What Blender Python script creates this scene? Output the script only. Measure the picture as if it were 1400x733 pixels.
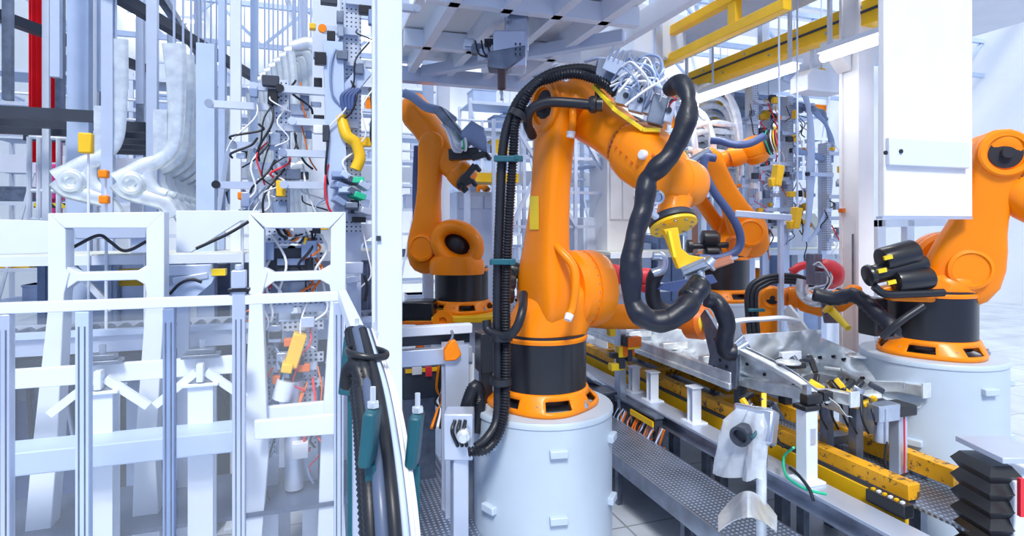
import bpy, math, random
from mathutils import Vector as V, Matrix as M3, noise
random.seed(7)
for o in list(bpy.data.objects): bpy.data.objects.remove(o)
S = bpy.context.scene; COL = S.collection
PI = math.pi
# ------------------------------------------------------------------ camera, world, lights, exposure
YAW = math.radians(18.65); CH = 3.0; FPX = 800.0; HY = 310.0
FW = V((math.sin(YAW), math.cos(YAW), 0)); RT = V((math.cos(YAW), -math.sin(YAW), 0)); UP = V((0, 0, 1))
cd = bpy.data.cameras.new('camera'); cam = bpy.data.objects.new('camera', cd); COL.objects.link(cam); S.camera = cam
cam.location = (0, 0, CH); cam.rotation_euler = (PI/2, 0, -YAW)
cd.sensor_width = 36; cd.lens = 36*FPX/1400; cd.shift_y = -(366.5-HY)/1400; cd.clip_end = 200
S.view_settings.view_transform = 'Standard'; S.view_settings.look = 'None'
S.view_settings.gamma = 1; S.view_settings.use_curve_mapping = False; S.view_settings.exposure = 0.16
w = bpy.data.worlds.new('world'); S.world = w; w.use_nodes = True
wn = w.node_tree; bg = wn.nodes['Background']
tc = wn.nodes.new('ShaderNodeTexCoord'); sp = wn.nodes.new('ShaderNodeSeparateXYZ'); cr = wn.nodes.new('ShaderNodeValToRGB')
wn.links.new(tc.outputs['Generated'], sp.inputs[0]); wn.links.new(sp.outputs[2], cr.inputs[0]); wn.links.new(cr.outputs[0], bg.inputs[0])
cr.color_ramp.elements[0].position = 0.0; cr.color_ramp.elements[0].color = (0.30, 0.42, 0.80, 1)
cr.color_ramp.elements[1].position = 0.45; cr.color_ramp.elements[1].color = (0.80, 0.90, 1.0, 1)
bg.inputs[1].default_value = 0.9
sun = bpy.data.lights.new('daylight', 'SUN'); so = bpy.data.objects.new('daylight', sun); COL.objects.link(so)
sun.energy = 3.0; sun.angle = math.radians(14); sun.color = (1.0, 0.98, 0.95); so.rotation_euler = (math.radians(38), math.radians(14), math.radians(-35))

# ------------------------------------------------------------------ places: a picture direction and a distance give a point of the plant
def P(px, py, d): return RT*((px-700)/FPX*d) + FW*d + UP*(CH-(py-HY)/FPX*d)
def PX(px, py, X):
    a = (px-700)/FPX; return P(px, py, X/(RT.x*a+FW.x))
def PY(px, py, Y):
    a = (px-700)/FPX; return P(px, py, Y/(RT.y*a+FW.y))
def PZ(px, py, z): return P(px, py, (CH-z)*FPX/(py-HY))
def D3(r, f, u): return (RT*r + FW*f + UP*u)
# ------------------------------------------------------------------ materials
MT = {}
def mat(name, col, rough=0.5, metal=0.0, var=0.06, scale=3.0, bump=0.0, emit=0, trans=0, alpha=1, kind=None, coat=0):
    m = bpy.data.materials.new(name); m.use_nodes = True; nt = m.node_tree; b = nt.nodes['Principled BSDF']
    b.inputs['Roughness'].default_value = rough; b.inputs['Metallic'].default_value = metal
    if coat: b.inputs['Coat Weight'].default_value = coat; b.inputs['Coat Roughness'].default_value = 0.15
    c = (*col, 1)
    t = nt.nodes.new('ShaderNodeTexCoord'); n = nt.nodes.new('ShaderNodeTexNoise'); n.inputs['Scale'].default_value = scale; n.inputs['Detail'].default_value = 5
    nt.links.new(t.outputs['Object'], n.inputs['Vector'])
    r = nt.nodes.new('ShaderNodeValToRGB'); r.color_ramp.elements[0].position = 0.3; r.color_ramp.elements[1].position = 0.7
    r.color_ramp.elements[0].color = tuple(max(0, x*(1-2*var)) for x in col)+(1,); r.color_ramp.elements[1].color = tuple(min(1, x*(1+var)) for x in col)+(1,)
    nt.links.new(n.outputs['Fac'], r.inputs[0]); out = r.outputs[0]
    hsrc = n.outputs['Fac']
    def math_(op, a, bb=None):
        q = nt.nodes.new('ShaderNodeMath'); q.operation = op
        for i, x in enumerate((a, bb)):
            if x is None: continue
            if isinstance(x, (int, float)): q.inputs[i].default_value = x
            else: nt.links.new(x, q.inputs[i])
        return q.outputs[0]
    if kind in ('holes', 'tread', 'tiles', 'grate', 'hazard', 'worn'):
        s = nt.nodes.new('ShaderNodeSeparateXYZ'); nt.links.new(t.outputs['Object'], s.inputs[0])
        X, Y, Z = s.outputs[0], s.outputs[1], s.outputs[2]
        if kind == 'holes':
            vo = nt.nodes.new('ShaderNodeTexVoronoi'); vo.inputs['Scale'].default_value = 26; vo.inputs['Randomness'].default_value = 0
            nt.links.new(t.outputs['Object'], vo.inputs['Vector']); f = math_('LESS_THAN', vo.outputs['Distance'], 0.36); dark = (0.05, 0.07, 0.11, 1)
        elif kind == 'tread':
            a = math_('SINE', math_('MULTIPLY', math_('ADD', X, Y), 72)); c2 = math_('SINE', math_('MULTIPLY', math_('SUBTRACT', X, Y), 72))
            f = math_('GREATER_THAN', math_('MULTIPLY', a, c2), 0.42); hsrc = f; dark = tuple(min(1, x*2.7) for x in col)+(1,)  # stud highlights put into the colour as lighter dots
        elif kind == 'grate':
            a = math_('ABSOLUTE', math_('SINE', math_('MULTIPLY', Y, 60))); c2 = math_('ABSOLUTE', math_('SINE', math_('MULTIPLY', X, 60)))
            f = math_('GREATER_THAN', math_('MULTIPLY', a, c2), 0.35); dark = (0.04, 0.05, 0.08, 1)
        elif kind == 'tiles':
            a = math_('FRACT', math_('MULTIPLY', X, 0.9)); c2 = math_('FRACT', math_('MULTIPLY', Y, 0.9))
            f = math_('MAXIMUM', math_('LESS_THAN', a, 0.02), math_('LESS_THAN', c2, 0.02)); dark = tuple(x*0.5 for x in col)+(1,)
        elif kind == 'hazard':
            f = math_('GREATER_THAN', math_('FRACT', math_('MULTIPLY', math_('ADD', X, Z), 4)), 0.5); dark = (0.02, 0.02, 0.02, 1)
        else:
            n2 = nt.nodes.new('ShaderNodeTexNoise'); n2.inputs['Scale'].default_value = 9; n2.inputs['Detail'].default_value = 8; n2.inputs['Roughness'].default_value = 0.75
            nt.links.new(t.outputs['Object'], n2.inputs['Vector']); f = math_('GREATER_THAN', n2.outputs['Fac'], 0.57); dark = (0.13, 0.075, 0.03, 1)
        mx = nt.nodes.new('ShaderNodeMix'); mx.data_type = 'RGBA'; nt.links.new(f, mx.inputs[0]); nt.links.new(out, mx.inputs[6]); mx.inputs[7].default_value = dark; out = mx.outputs[2]
    nt.links.new(out, b.inputs['Base Color'])
    if bump:
        bp = nt.nodes.new('ShaderNodeBump'); bp.inputs['Strength'].default_value = bump; bp.inputs['Distance'].default_value = 0.02; nt.links.new(hsrc, bp.inputs['Height']); nt.links.new(bp.outputs[0], b.inputs['Normal'])
    if emit:
        b.inputs['Emission Color'].default_value = c; b.inputs['Emission Strength'].default_value = emit
    if trans: b.inputs['Transmission Weight'].default_value = trans; b.inputs['IOR'].default_value = 1.1
    if alpha < 1: b.inputs['Alpha'].default_value = alpha
    MT[name] = m; return m
mat('orange', (1.0, 0.265, 0.002), 0.36, 0, 0.04, 2, coat=0.12).node_tree.nodes['Principled BSDF'].inputs['Specular IOR Level'].default_value = 0.3
mat('orange_dark', (0.75, 0.16, 0.006), 0.45)
mat('brown', (0.09, 0.05, 0.06), 0.45)
mat('rust', (0.25, 0.07, 0.02), 0.6)
mat('black', (0.012, 0.014, 0.02), 0.35, coat=0.2)
mat('rubber', (0.010, 0.013, 0.022), 0.42, bump=0.1)
mat('fabric', (0.007, 0.010, 0.024), 0.42, 0, 0.2, 9, bump=0.35)
mat('dark', (0.035, 0.045, 0.07), 0.5)
mat('dark_cavity', (0.02, 0.02, 0.03), 0.8)
mat('pedestal', (0.50, 0.60, 0.72), 0.42, 0, 0.02)
mat('white', (0.74, 0.81, 0.93), 0.4, 0, 0.02)
mat('white_warm', (0.86, 0.87, 0.90), 0.4, 0, 0.02)
mat('paleblue', (0.50, 0.62, 0.85), 0.45, 0, 0.04)
mat('midblue', (0.25, 0.34, 0.55), 0.5, 0, 0.1)
mat('blue_hose', (0.06, 0.10, 0.26), 0.45)
mat('grey_hose', (0.085, 0.12, 0.21), 0.35)
mat('teal', (0.01, 0.10, 0.14), 0.45)
mat('steel', (0.55, 0.61, 0.72), 0.28, 0.9, 0.12, 6, bump=0.05)
mat('galv', (0.84, 0.90, 0.98), 0.28, 0.6, 0.10, 9, bump=0.05)
mat('body_steel', (0.80, 0.86, 0.95), 0.30, 0.5, 0.12, 7, bump=0.05)
mat('darksteel', (0.22, 0.26, 0.34), 0.38, 0.8, 0.15, 8)
mat('alu', (0.62, 0.70, 0.86), 0.35, 0.5, 0.03)
mat('yellow', (0.93, 0.55, 0.01), 0.42, 0, 0.05)
mat('yellow_worn', (0.88, 0.42, 0.01), 0.45, 0, 0.1, 4, kind='worn')
mat('lemon', (0.95, 0.68, 0.02), 0.4)
mat('copper', (0.75, 0.30, 0.18), 0.35, 0.6)
mat('red', (0.80, 0.03, 0.05), 0.4)
mat('pink', (0.85, 0.05, 0.30), 0.5)
mat('green', (0.02, 0.55, 0.30), 0.5)
mat('cream', (0.72, 0.74, 0.66), 0.5)
mat('holes', (0.62, 0.69, 0.82), 0.4, 0.3, 0.05, kind='holes')
mat('tread', (0.20, 0.24, 0.32), 0.36, 0.6, 0.2, 3, bump=0.6, kind='tread')
mat('floor', (0.58, 0.64, 0.74), 0.3, 0, 0.12, 1.2, kind='tiles')
mat('grate', (0.45, 0.50, 0.60), 0.5, 0.4, kind='grate')
mat('hazard', (0.9, 0.7, 0.02), 0.5, kind='hazard')
mat('lamp', (1.0, 0.99, 0.97), 0.4, emit=6)
mat('panel_white', (0.93, 0.96, 1.0), 0.5, 0, 0.01)  # even near-white wall colour
mat('film', (0.75, 0.82, 0.92), 0.12, 0, 0.05, 12, bump=0.6, alpha=0.38)
mat('cap', (0.85, 0.87, 0.92), 0.4)
g = mat('glass', (0.80, 0.88, 1.0), 0.03, alpha=0.07)
# ------------------------------------------------------------------ mesh builder
def frame(d, up=UP):
    z = d.normalized()
    if abs(z.dot(up)) > 0.97: up = V((1, 0, 0))
    x = up.cross(z).normalized(); y = z.cross(x).normalized()
    return x, y, z
def spline(pts, k=8):
    pts = [V(p) for p in pts]
    if len(pts) < 3: return pts
    q = [pts[0]*2-pts[1]]+pts+[pts[-1]*2-pts[-2]]; out = []
    for i in range(1, len(q)-2):
        a, b, c, d = q[i-1:i+3]
        for j in range(k):
            t = j/k; out.append(0.5*((2*b)+(c-a)*t+(2*a-5*b+4*c-d)*t*t+(3*b-a-3*c+d)*t**3))
    out.append(pts[-1]); return out
def resample(pts, step):
    L = [0]
    for i in range(1, len(pts)): L.append(L[-1]+(pts[i]-pts[i-1]).length)
    n = max(2, int(L[-1]/step)); out = []; j = 0
    for i in range(n+1):
        s = L[-1]*i/n
        while j < len(L)-2 and L[j+1] < s: j += 1
        t = (s-L[j])/max(1e-9, L[j+1]-L[j]); out.append(pts[j].lerp(pts[j+1], t))
    return out, L[-1]
def wl(o):
    r = V((0, 0, 0))
    while o is not None: r += o.location; o = o.parent
    return r
class MB:
    def __init__(s): s.v = []; s.f = []
    def add(s, vs, fs):
        b = len(s.v); s.v += [V(x) for x in vs]; s.f += [tuple(b+i for i in f) for f in fs]; return s
    def rings(s, R, closed=False, cap=True):
        n = len(R[0]); vs = [p for r in R for p in r]; fs = []
        m = len(R)
        for i in range(m-1 if not closed else m):
            for j in range(n):
                a = i*n+j; b = i*n+(j+1) % n; c = ((i+1) % m)*n+(j+1) % n; d = ((i+1) % m)*n+j
                fs.append((a, b, c, d))
        if cap and not closed: fs.append(tuple(range(n-1, -1, -1))); fs.append(tuple((m-1)*n+j for j in range(n)))
        return s.add(vs, fs)
    def box(s, c, d, ax=None):
        c = V(c); x, y, z = ax if ax else (V((1, 0, 0)), V((0, 1, 0)), V((0, 0, 1)))
        h = [d[0]/2, d[1]/2, d[2]/2]
        r = lambda k: [c+x*(sx*h[0])+y*(sy*h[1])+z*(k*h[2]) for sx, sy in ((-1, -1), (1, -1), (1, 1), (-1, 1))]
        return s.rings([r(-1), r(1)])
    def bb(s, a, b):
        a, b = V(a), V(b); return s.box((a+b)/2, [abs(b[i]-a[i]) for i in range(3)])
    def beam(s, p, q, w=0.05, h=None, up=UP):
        p, q = V(p), V(q); h = h or w; x, y, z = frame(q-p, up)
        return s.box((p+q)/2, (w, h, (q-p).length), (x, y, z))
    def ibeam(s, p, q, w, h, t=0.012, up=UP):
        p, q = V(p), V(q); x, y, z = frame(q-p, up); L = (q-p).length; c = (p+q)/2
        s.box(c+y*(h/2-t/2), (w, t, L), (x, y, z)); s.box(c-y*(h/2-t/2), (w, t, L), (x, y, z)); return s.box(c, (t, h-2*t, L), (x, y, z))
    def tube(s, pts, r, n=10, k=8, rib=0, pitch=0.02, sm=True, flat=1.0, wr=0, fq=14):
        p = spline(pts, k) if sm else [V(x) for x in pts]
        if rib: p, L = resample(p, pitch/2)
        m = len(p); t0 = (p[1]-p[0]).normalized(); x, y, _ = frame(t0); R = []
        for i in range(m):
            t = (p[min(i+1, m-1)]-p[max(i-1, 0)]).normalized()
            if t.length < 0.5: t = t0
            x = (x-t*x.dot(t)).normalized(); y = t.cross(x)
            rr = r(i/(m-1)) if callable(r) else r
            if rib: rr += rib if i % 2 else -rib
            if wr:
                row = []
                for a in [2*PI*j/n for j in range(n)]:
                    o = x*math.cos(a)+y*math.sin(a); q = p[i]+o*rr; w_ = noise.noise((q+t*.0)*fq)+.5*noise.noise(q*fq*2.3)
                    row.append(p[i]+o*(rr+wr*w_))
                R.append(row)
            else: R.append([p[i]+(x*math.cos(a)*flat+y*math.sin(a))*rr for a in [2*PI*j/n for j in range(n)]])
        return s.rings(R)
    def cyl(s, p, q, r, r2=None, n=20):
        p, q = V(p), V(q); return s.lathe(p, q-p, [(0, r), ((q-p).length, r if r2 is None else r2)], n)
    def lathe(s, p, d, prof, n=32, sx=1.0, sy=1.0, up=UP):
        p = V(p); x, y, z = frame(V(d), up)
        return s.rings([[p+z*t+(x*(math.cos(a)*sx)+y*(math.sin(a)*sy))*max(r, 1e-4) for a in [2*PI*j/n for j in range(n)]] for t, r in prof])
    def ell(s, c, r, ax=None, n=20, m=12):
        c = V(c); x, y, z = ax if ax else (V((1, 0, 0)), V((0, 1, 0)), V((0, 0, 1)))
        if isinstance(r, (int, float)): r = (r, r, r)
        R = []
        for i in range(m+1):
            th = PI*i/m; q = max(math.sin(th), 1e-3)
            R.append([c+x*(r[0]*q*math.cos(a))+y*(r[1]*q*math.sin(a))-z*(r[2]*math.cos(th)) for a in [2*PI*j/n for j in range(n)]])
        return s.rings(R)
    def prism(s, poly, o, ux, uy, th):
        o = V(o); n = ux.cross(uy).normalized()*(th/2)
        a = [o+ux*p[0]+uy*p[1]-n for p in poly]; b = [q+2*n for q in a]; return s.rings([a, b])
    def sheet(s, fn, nu, nv, th=0.004):
        g = [[V(fn(i/nu, j/nv)) for j in range(nv+1)] for i in range(nu+1)]
        def nrm(i, j):
            a = g[min(i+1, nu)][j]-g[max(i-1, 0)][j]; b = g[i][min(j+1, nv)]-g[i][max(j-1, 0)]; c = a.cross(b)
            return c.normalized() if c.length > 1e-9 else UP
        vs = [g[i][j] for i in range(nu+1) for j in range(nv+1)]; N = len(vs)
        vs += [g[i][j]-nrm(i, j)*th for i in range(nu+1) for j in range(nv+1)]; q = nv+1; fs = []
        for i in range(nu):
            for j in range(nv):
                a, b, c, d = i*q+j, (i+1)*q+j, (i+1)*q+j+1, i*q+j+1
                fs += [(a, b, c, d), (N+d, N+c, N+b, N+a)]
        for i in range(nu): fs += [(i*q, N+i*q, N+(i+1)*q, (i+1)*q), ((i+1)*q+nv, N+(i+1)*q+nv, N+i*q+nv, i*q+nv)]
        for j in range(nv): fs += [(j+1, N+j+1, N+j, j), (nu*q+j, N+nu*q+j, N+nu*q+j+1, nu*q+j+1)]
        return s.add(vs, fs)
    def build(s, name, m, parent=None, bev=0, ang=38, base=None):
        if parent is not None: o0 = wl(parent)
        elif base is not None: o0 = V(base)
        else:
            xs = [v.x for v in s.v]; ys = [v.y for v in s.v]; o0 = V(((min(xs)+max(xs))/2, (min(ys)+max(ys))/2, min(v.z for v in s.v)))
        me = bpy.data.meshes.new(name); me.from_pydata([v-o0 for v in s.v], [], s.f); me.materials.append(MT[m])
        o = bpy.data.objects.new(name, me); COL.objects.link(o)
        import bmesh
        bm = bmesh.new(); bm.from_mesh(me); bmesh.ops.recalc_face_normals(bm, faces=bm.faces); bm.to_mesh(me); bm.free()
        me.shade_smooth(); me.set_sharp_from_angle(angle=math.radians(ang))
        if parent is not None: o.parent = parent
        else: o.location = o0
        if bev:
            b = o.modifiers.new('bevel', 'BEVEL'); b.width = bev; b.segments = 2; b.limit_method = 'ANGLE'; b.angle_limit = math.radians(40)
        return o
def tag(o, label=None, cat=None, group=None, kind=None):
    if label: o['label'] = label
    if cat: o['category'] = cat
    if group: o['group'] = group
    if kind: o['kind'] = kind
    return o
def thing(name, label, cat, loc, group=None):
    o = bpy.data.objects.new(name, None); COL.objects.link(o); o.location = V(loc); o.empty_display_size = 0.1
    return tag(o, label, cat, group)
def copy_tree(o, parent=None):
    c = o.copy(); COL.objects.link(c); c.parent = parent
    for ch in list(o.children): copy_tree(ch, c)
    return c
ORD = ['first', 'second', 'third', 'fourth', 'fifth', 'sixth', 'seventh', 'eighth', 'ninth', 'tenth', 'eleventh', 'twelfth', 'thirteenth', 'fourteenth', 'fifteenth', 'sixteenth', 'seventeenth', 'eighteenth']
def struct(mb, name, m, bev=0): return tag(mb.build(name, m, bev=bev), kind='structure')
# ------------------------------------------------------------------ the hall
struct(MB().bb((-9, -3, -0.1), (26, 40, 0)), 'floor', 'floor')
# ------------------------------------------------------------------ robots
def sup(c, x, y, a, b, p=3.2, n=28):
    out = []
    for j in range(n):
        t = 2*PI*j/n; cx, sy = math.cos(t), math.sin(t)
        out.append(c+x*(a*math.copysign(abs(cx)**(2/p), cx))+y*(b*math.copysign(abs(sy)**(2/p), sy)))
    return out
def pedestal(label, B, r, group=None, handles=True, cat='pedestal'):
    B = V(B); h = B.z
    t = thing('robot_pedestal', label, cat, (B.x, B.y, 0), group)
    MB().lathe((B.x, B.y, 0), UP, [(0, r), (0.06, r), (0.07, r*0.985), (h-0.05, r*0.985), (h-0.045, r), (h-0.012, r), (h, r*0.985)], 72).build('drum', 'pedestal', t)
    if handles:
        for dz in (0.22, 0.72, 1.2):
            for a in (-2.4, -1.42, -0.4, 0.6, 2.2):
                if h-dz < 0.1: continue
                aa = a+(-YAW); n = V((math.cos(aa), math.sin(aa), 0)); x = V((-n.y, n.x, 0))
                MB().box(V((B.x, B.y, h-dz))+n*(r+0.008), (0.14, 0.05, 0.06), (x, n, UP)).build('lifting_lug', 'pedestal', t, bev=0.008)
    return t
def base(t, B, s):
    B = V(B); seg = 96; rows = [(0, .455), (.025, .46), (.05, .45), (.115, .40), (.15, .385), (.16, .372)]
    vs = []; fs = []
    for z, r in rows:
        for j in range(seg):
            a = 2*PI*j/seg; rr = r
            if z < .06: rr = r*(1+0.045*math.cos(4*a+0.9))
            vs.append(B+V((math.cos(a)*rr*s, math.sin(a)*rr*s, z*s)))
    for i in range(len(rows)-1):
        for j in range(seg):
            if i == 2 and (j % 16) in (3, 4, 5, 6, 7, 8, 9, 10): continue
            fs.append((i*seg+j, i*seg+(j+1) % seg, (i+1)*seg+(j+1) % seg, (i+1)*seg+j))
    m = MB(); m.add(vs, fs); o = m.build('base_ring', 'orange', t)
    sd = o.modifiers.new('thick', 'SOLIDIFY'); sd.thickness = 0.03*s; sd.offset = -1
    for k in range(6):
        a = k*PI/3+0.05; p = B+V((math.cos(a)*.425*s, math.sin(a)*.425*s, .03*s))
        MB().lathe(p, UP, [(0, .026*s), (.03*s, .026*s), (.03*s, .012*s), (.055*s, .012*s)], 8).build('bolt', 'steel', t)
    MB().lathe(B+UP*.06*s, UP, [(0, .33*s), (.09*s, .33*s), (.09*s, .369*s), (.545*s, .369*s), (.55*s, .36*s)], 80).build('skirt', 'black', t)
    MB().lathe(B+UP*.55*s, UP, [(0, .376*s), (.025*s, .38*s), (.05*s, .36*s), (.07*s, .30*s)], 72).build('turntable', 'orange', t)
def robot(label, B, C2, C3, C5, A, s=1.0, TP=None, TN=None, group=None, motors=None, link_off=.20, lw=1.0, uw=1.0, drum=True, cat='industrial robot', elbow_ring=True, cover=True, rim=True):
    B, C2, C3, C5, A = V(B), V(C2), V(C3), V(C5), V(A).normalized()
    t = thing('industrial_robot', label, cat, B, group); base(t, B, s)
    # carousel
    e2 = UP.cross(A).normalized(); c0 = B+UP*.58*s; m = MB(); R = []
    mid = C2+A*.02*s
    for k, (f, a, b) in enumerate([(0, .335, .335), (.12, .34, .33), (.3, .345, .31), (.55, .35, .30), (.8, .34, .30), (1.0, .31, .28), (1.16, .26, .22), (1.25, .14, .12)]):
        p = V((c0.x, c0.y, 0)).lerp(V((mid.x, mid.y, 0)), min(1, f))+UP*(c0.z+(mid.z-c0.z)*f)
        R.append(sup(p, A, e2, a*s, b*s, 2.6, 36))
    m.rings(R).build('carousel', 'orange', t, ang=50)
    # shoulder drum
    if drum:
        MB().lathe(C2+A*.02*s, A, [(0, .30*s), (.04*s, .335*s), (.13*s, .335*s), (.135*s, .322*s), (.15*s, .322*s), (.155*s, .335*s), (.27*s, .335*s), (.33*s, .315*s), (.37*s, .25*s), (.385*s, .12*s), (.385*s, 0)], 64).build('shoulder_housing', 'orange', t)
        m = MB()
        for k in range(30):
            a = 2*PI*k/30; q = C2+A*.1425*s+(e2*math.cos(a)+UP*math.sin(a))*.327*s
            m.ell(q, .011*s, n=6, m=4)
        m.build('bolt_row', 'darksteel', t)
    # link arm
    u = (C3-C2).normalized(); L = (C3-C2).length; e = A.cross(u).normalized(); off = -A*link_off*s; R = []
    prof = [(-.36, .05, .05), (-.33, .16, .09), (-.26, .24, .12), (-.12, .30, .135), (.05, .30, .14), (.22, .265, .14), (.40, .225, .13), (.62, .20, .12), (.85, .185, .115), (1.10, .19, .115), (1.30, .20, .115), (1.5, .21, .115)]
    for k, (tt, a, b) in enumerate(prof):
        f = tt if tt < .3 else .3+(tt-.3)*(L/s-.3)/1.2
        R.append(sup(C2+u*f*s+off, e, A, a*s*lw, b*s*lw, 3.6, 40))
    for (df, a) in ((.08, .20), (.15, .165), (.2, .10), (.215, .03)):
        R.append(sup(C3+u*df*s+off, e, A, a*s*lw, (.11 if df < .2 else .07)*s*lw, 3.0, 40))
    MB().rings(R).build('link_arm', 'orange', t, ang=55)
    # raised rim around the shoulder bearing, facing outwards
    if cover: MB().lathe(C2+off-A*.11*s, -A, [(0, .19*s), (.05*s, .18*s), (.06*s, .15*s), (.045*s, .14*s), (.045*s, 0)], 40).build('bearing_cover', 'orange', t)
    # elbow
    q = C3+off-A*.09*s
    if rim: MB().lathe(q, -A, [(0, .20*s), (.03*s, .205*s), (.045*s, .19*s), (.045*s, .15*s), (-.02*s, .14*s), (-.02*s, 0)], 44).build('elbow_rim', 'orange', t)
    if rim: MB().lathe(q-A*.01*s, -A, [(0, .13*s), (.012*s, .13*s), (.02*s, .05*s), (.06*s, .045*s), (.06*s, 0)], 28).build('elbow_cavity', 'dark_cavity', t)
    v = (C5-C3).normalized(); La = (C5-C3).length; e5 = v.cross(A).normalized()
    if e5.z < 0: e5 = -e5
    MB().lathe(C3+off+A*.08*s, A, [(0, .2*s), (.06*s, .215*s), (.2*s, .215*s), (.34*s, .20*s), (.40*s, .15*s), (.415*s, .06*s), (.415*s, 0)], 48).build('elbow_housing', 'orange', t)
    ax = C3+A*.08*s
    tgt = C5; v = (tgt-ax).normalized(); La = (tgt-ax).length
    e5 = v.cross(A).normalized(); e5 = e5 if e5.z > 0 else -e5; e6 = v.cross(e5)
    kk = max(.56, .72*La/(1.36*s)) if uw == 1.0 and s == 1.0 else .58
    R = []
    for (f, a, b) in [(-.26, .05, .05), (-.24, .12, .13), (-.15, .19, .19), (0, .225, .20), (.2, .21, .19), (.36, .19, .178), (.55, .178, .172), (kk, .18, .174)]:
        R.append(sup(ax+v*f*s*min(1.0, La/(1.3*s)), e5, e6, a*s*uw, b*s*uw, 2.4, 36))
    MB().rings(R).build('arm_housing', 'orange', t, ang=50)
    k0 = kk*s*min(1.0, La/(1.3*s))
    MB().lathe(ax+v*k0, v, [(0, .186*s*uw), (.012*s, .19*s*uw), (.03*s, .19*s*uw), (.04*s, .18*s*uw)], 48).build('ring_flange', 'orange_dark', t)
    m = MB()
    for k in range(36):
        a = 2*PI*k/36; m.ell(ax+v*(k0+.035*s)+(e5*math.cos(a)+e6*math.sin(a))*.188*s*uw, .016*s, n=6, m=4)
    m.build('ring_bolts', 'rust', t)
    rest = La-k0
    R = []
    for (f, a, b) in [(.04, .185, .18), (.12, .21, .20), (.3, .225, .20), (.5, .215, .19), (.7, .19, .17), (.85, .16, .155), (.95, .13, .15), (1.0, .11, .14)]:
        R.append(sup(ax+v*(k0+rest*f), e5, e6, a*s*uw, b*s*uw, 2.5, 36))
    MB().rings(R).build('upper_arm', 'orange', t, ang=50)
    # wrist
    if TP is not None:
        TP = V(TP); TN = V(TN).normalized(); w3 = v.cross(TN).normalized()
        MB().lathe(C5-w3*.175*s, w3, [(0, .05*s), (.01*s, .12*s), (.05*s, .155*s), (.12*s, .165*s), (.125*s, .158*s), (.14*s, .158*s), (.145*s, .165*s), (.24*s, .165*s), (.31*s, .145*s), (.345*s, .1*s), (.35*s, .02*s)], 44).build('wrist', 'orange', t)
        n0 = C5+TN*.06*s; n1 = TP-TN*.075*s
        R = [sup(n0.lerp(n1, f), *frame(TN)[:2], a*s, b*s, 2.3, 32) for f, a, b in ((0, .14, .13), (.35, .125, .12), (.7, .11, .105), (1, .115, .115))]
        MB().rings(R).build('wrist_neck', 'orange', t, ang=50)
        MB().lathe(TP-TN*.085*s, TN, [(0, .09*s), (.01*s, .135*s), (.03*s, .15*s), (.055*s, .15*s), (.06*s, .14*s)], 44).build('flange', 'dark', t)
    for (c, d, r, l, mt) in (motors or []):
        d = V(d).normalized(); c = V(c)
        o = MB().lathe(c, d, [(0, r*.7), (r*.12, r*.95), (r*.3, r), (l-r*.3, r), (l-r*.1, r*.9), (l, r*.55), (l, 0)], 28).build('motor', mt, t)
    return t, dict(A=A, u=u, e=e, v=v, off=off, e5=e5, e6=e6, ax=ax, k0=k0)
def hose(name, label, cat, pts, r, m='rubber', rib=0, pitch=0.02, n=12, group=None, parent=None):
    wr = .009 if m == 'fabric' else 0
    if wr: n = 32
    if parent is None and name in ('ribbed_hose', 'elbow_hose', 'base_hose'): parent = R1
    o = MB().tube(pts, r, n, k=20 if wr else 8, rib=rib, pitch=pitch, wr=wr, fq=7).build(name, m, parent, ang=80)
    if parent is None: tag(o, label, cat, group)
    return o

# main robot ---------------------------------------------------------
A = D3(.88, .47, 0); T = D3(.47, -.88, 0)
B1 = P(742, 549, 5.0); C2 = P(770, 396, 5.0); C3 = C2+T*.2+UP*1.50; C5 = P(928, 250, 3.86)
TP = P(921, 310, 3.74); TN = D3(.16, -.42, -.89)
pedestal('big pale round pedestal under the large orange robot in front', B1, .594)
mot = [(P(689, 384, 5.05), D3(-1, -.1, .1), .09, .16, 'black'), (P(686, 402, 5.0), D3(-1, -.2, 0), .085, .15, 'black'), (P(694, 368, 5.1), D3(-1, 0, .3), .08, .13, 'black')]
mot = [(c-d*.1, d, r, l, m) for c, d, r, l, m in mot]
R1, g1 = robot('large orange robot in front with black hoses and a yellow tool', B1, C2, C3, C5, A, 1.0, TP, TN, motors=mot, cover=False)
A1, u1, e1 = g1['A'], g1['u'], g1['e']
# yellow sticker on the link face that looks at the camera
def on_arm(px, py, d0=4.0, d1=5.6):
    o = V((0, 0, CH)); pl = C2+g1['off']-A1*.125; dr = P(px, py, 1)-o
    t = (pl-o).dot(A1)/dr.dot(A1); return o+dr*t
bpy.context.view_layer.update()
def hit(px, py, obs):
    """first surface point of the listed parts seen in a direction, with its normal"""
    o = V((0, 0, CH)); dr = (P(px, py, 1)-o).normalized(); best = None
    for ob in obs:
        w0 = wl(ob); ok, loc, nr, _ = ob.ray_cast(o-w0, dr)
        if ok:
            loc = loc+w0; d = (loc-o).length
            if best is None or d < best[0]: best = (d, loc, nr)
    return best
def part(t, n): return [c for c in t.children if c.name.split('.')[0] == n]
la = part(R1, 'link_arm')
xs_ = [725 + 12.5*k/5 for k in range(6)]; ys_ = [259+55*k/12 for k in range(13)]
m = MB(); g = [[hit(px, py, la) for px in xs_] for py in ys_]
gg = [[(x[1]+x[2]*.006) for x in r] for r in g if all(r)]
vs = [p for r in gg for p in r]; fs = [(i*6+j, i*6+j+1, (i+1)*6+j+1, (i+1)*6+j) for i in range(len(gg)-1) for j in range(5)]
if gg: m.add(vs, fs).build('yellow_plate', 'lemon', R1)
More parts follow.
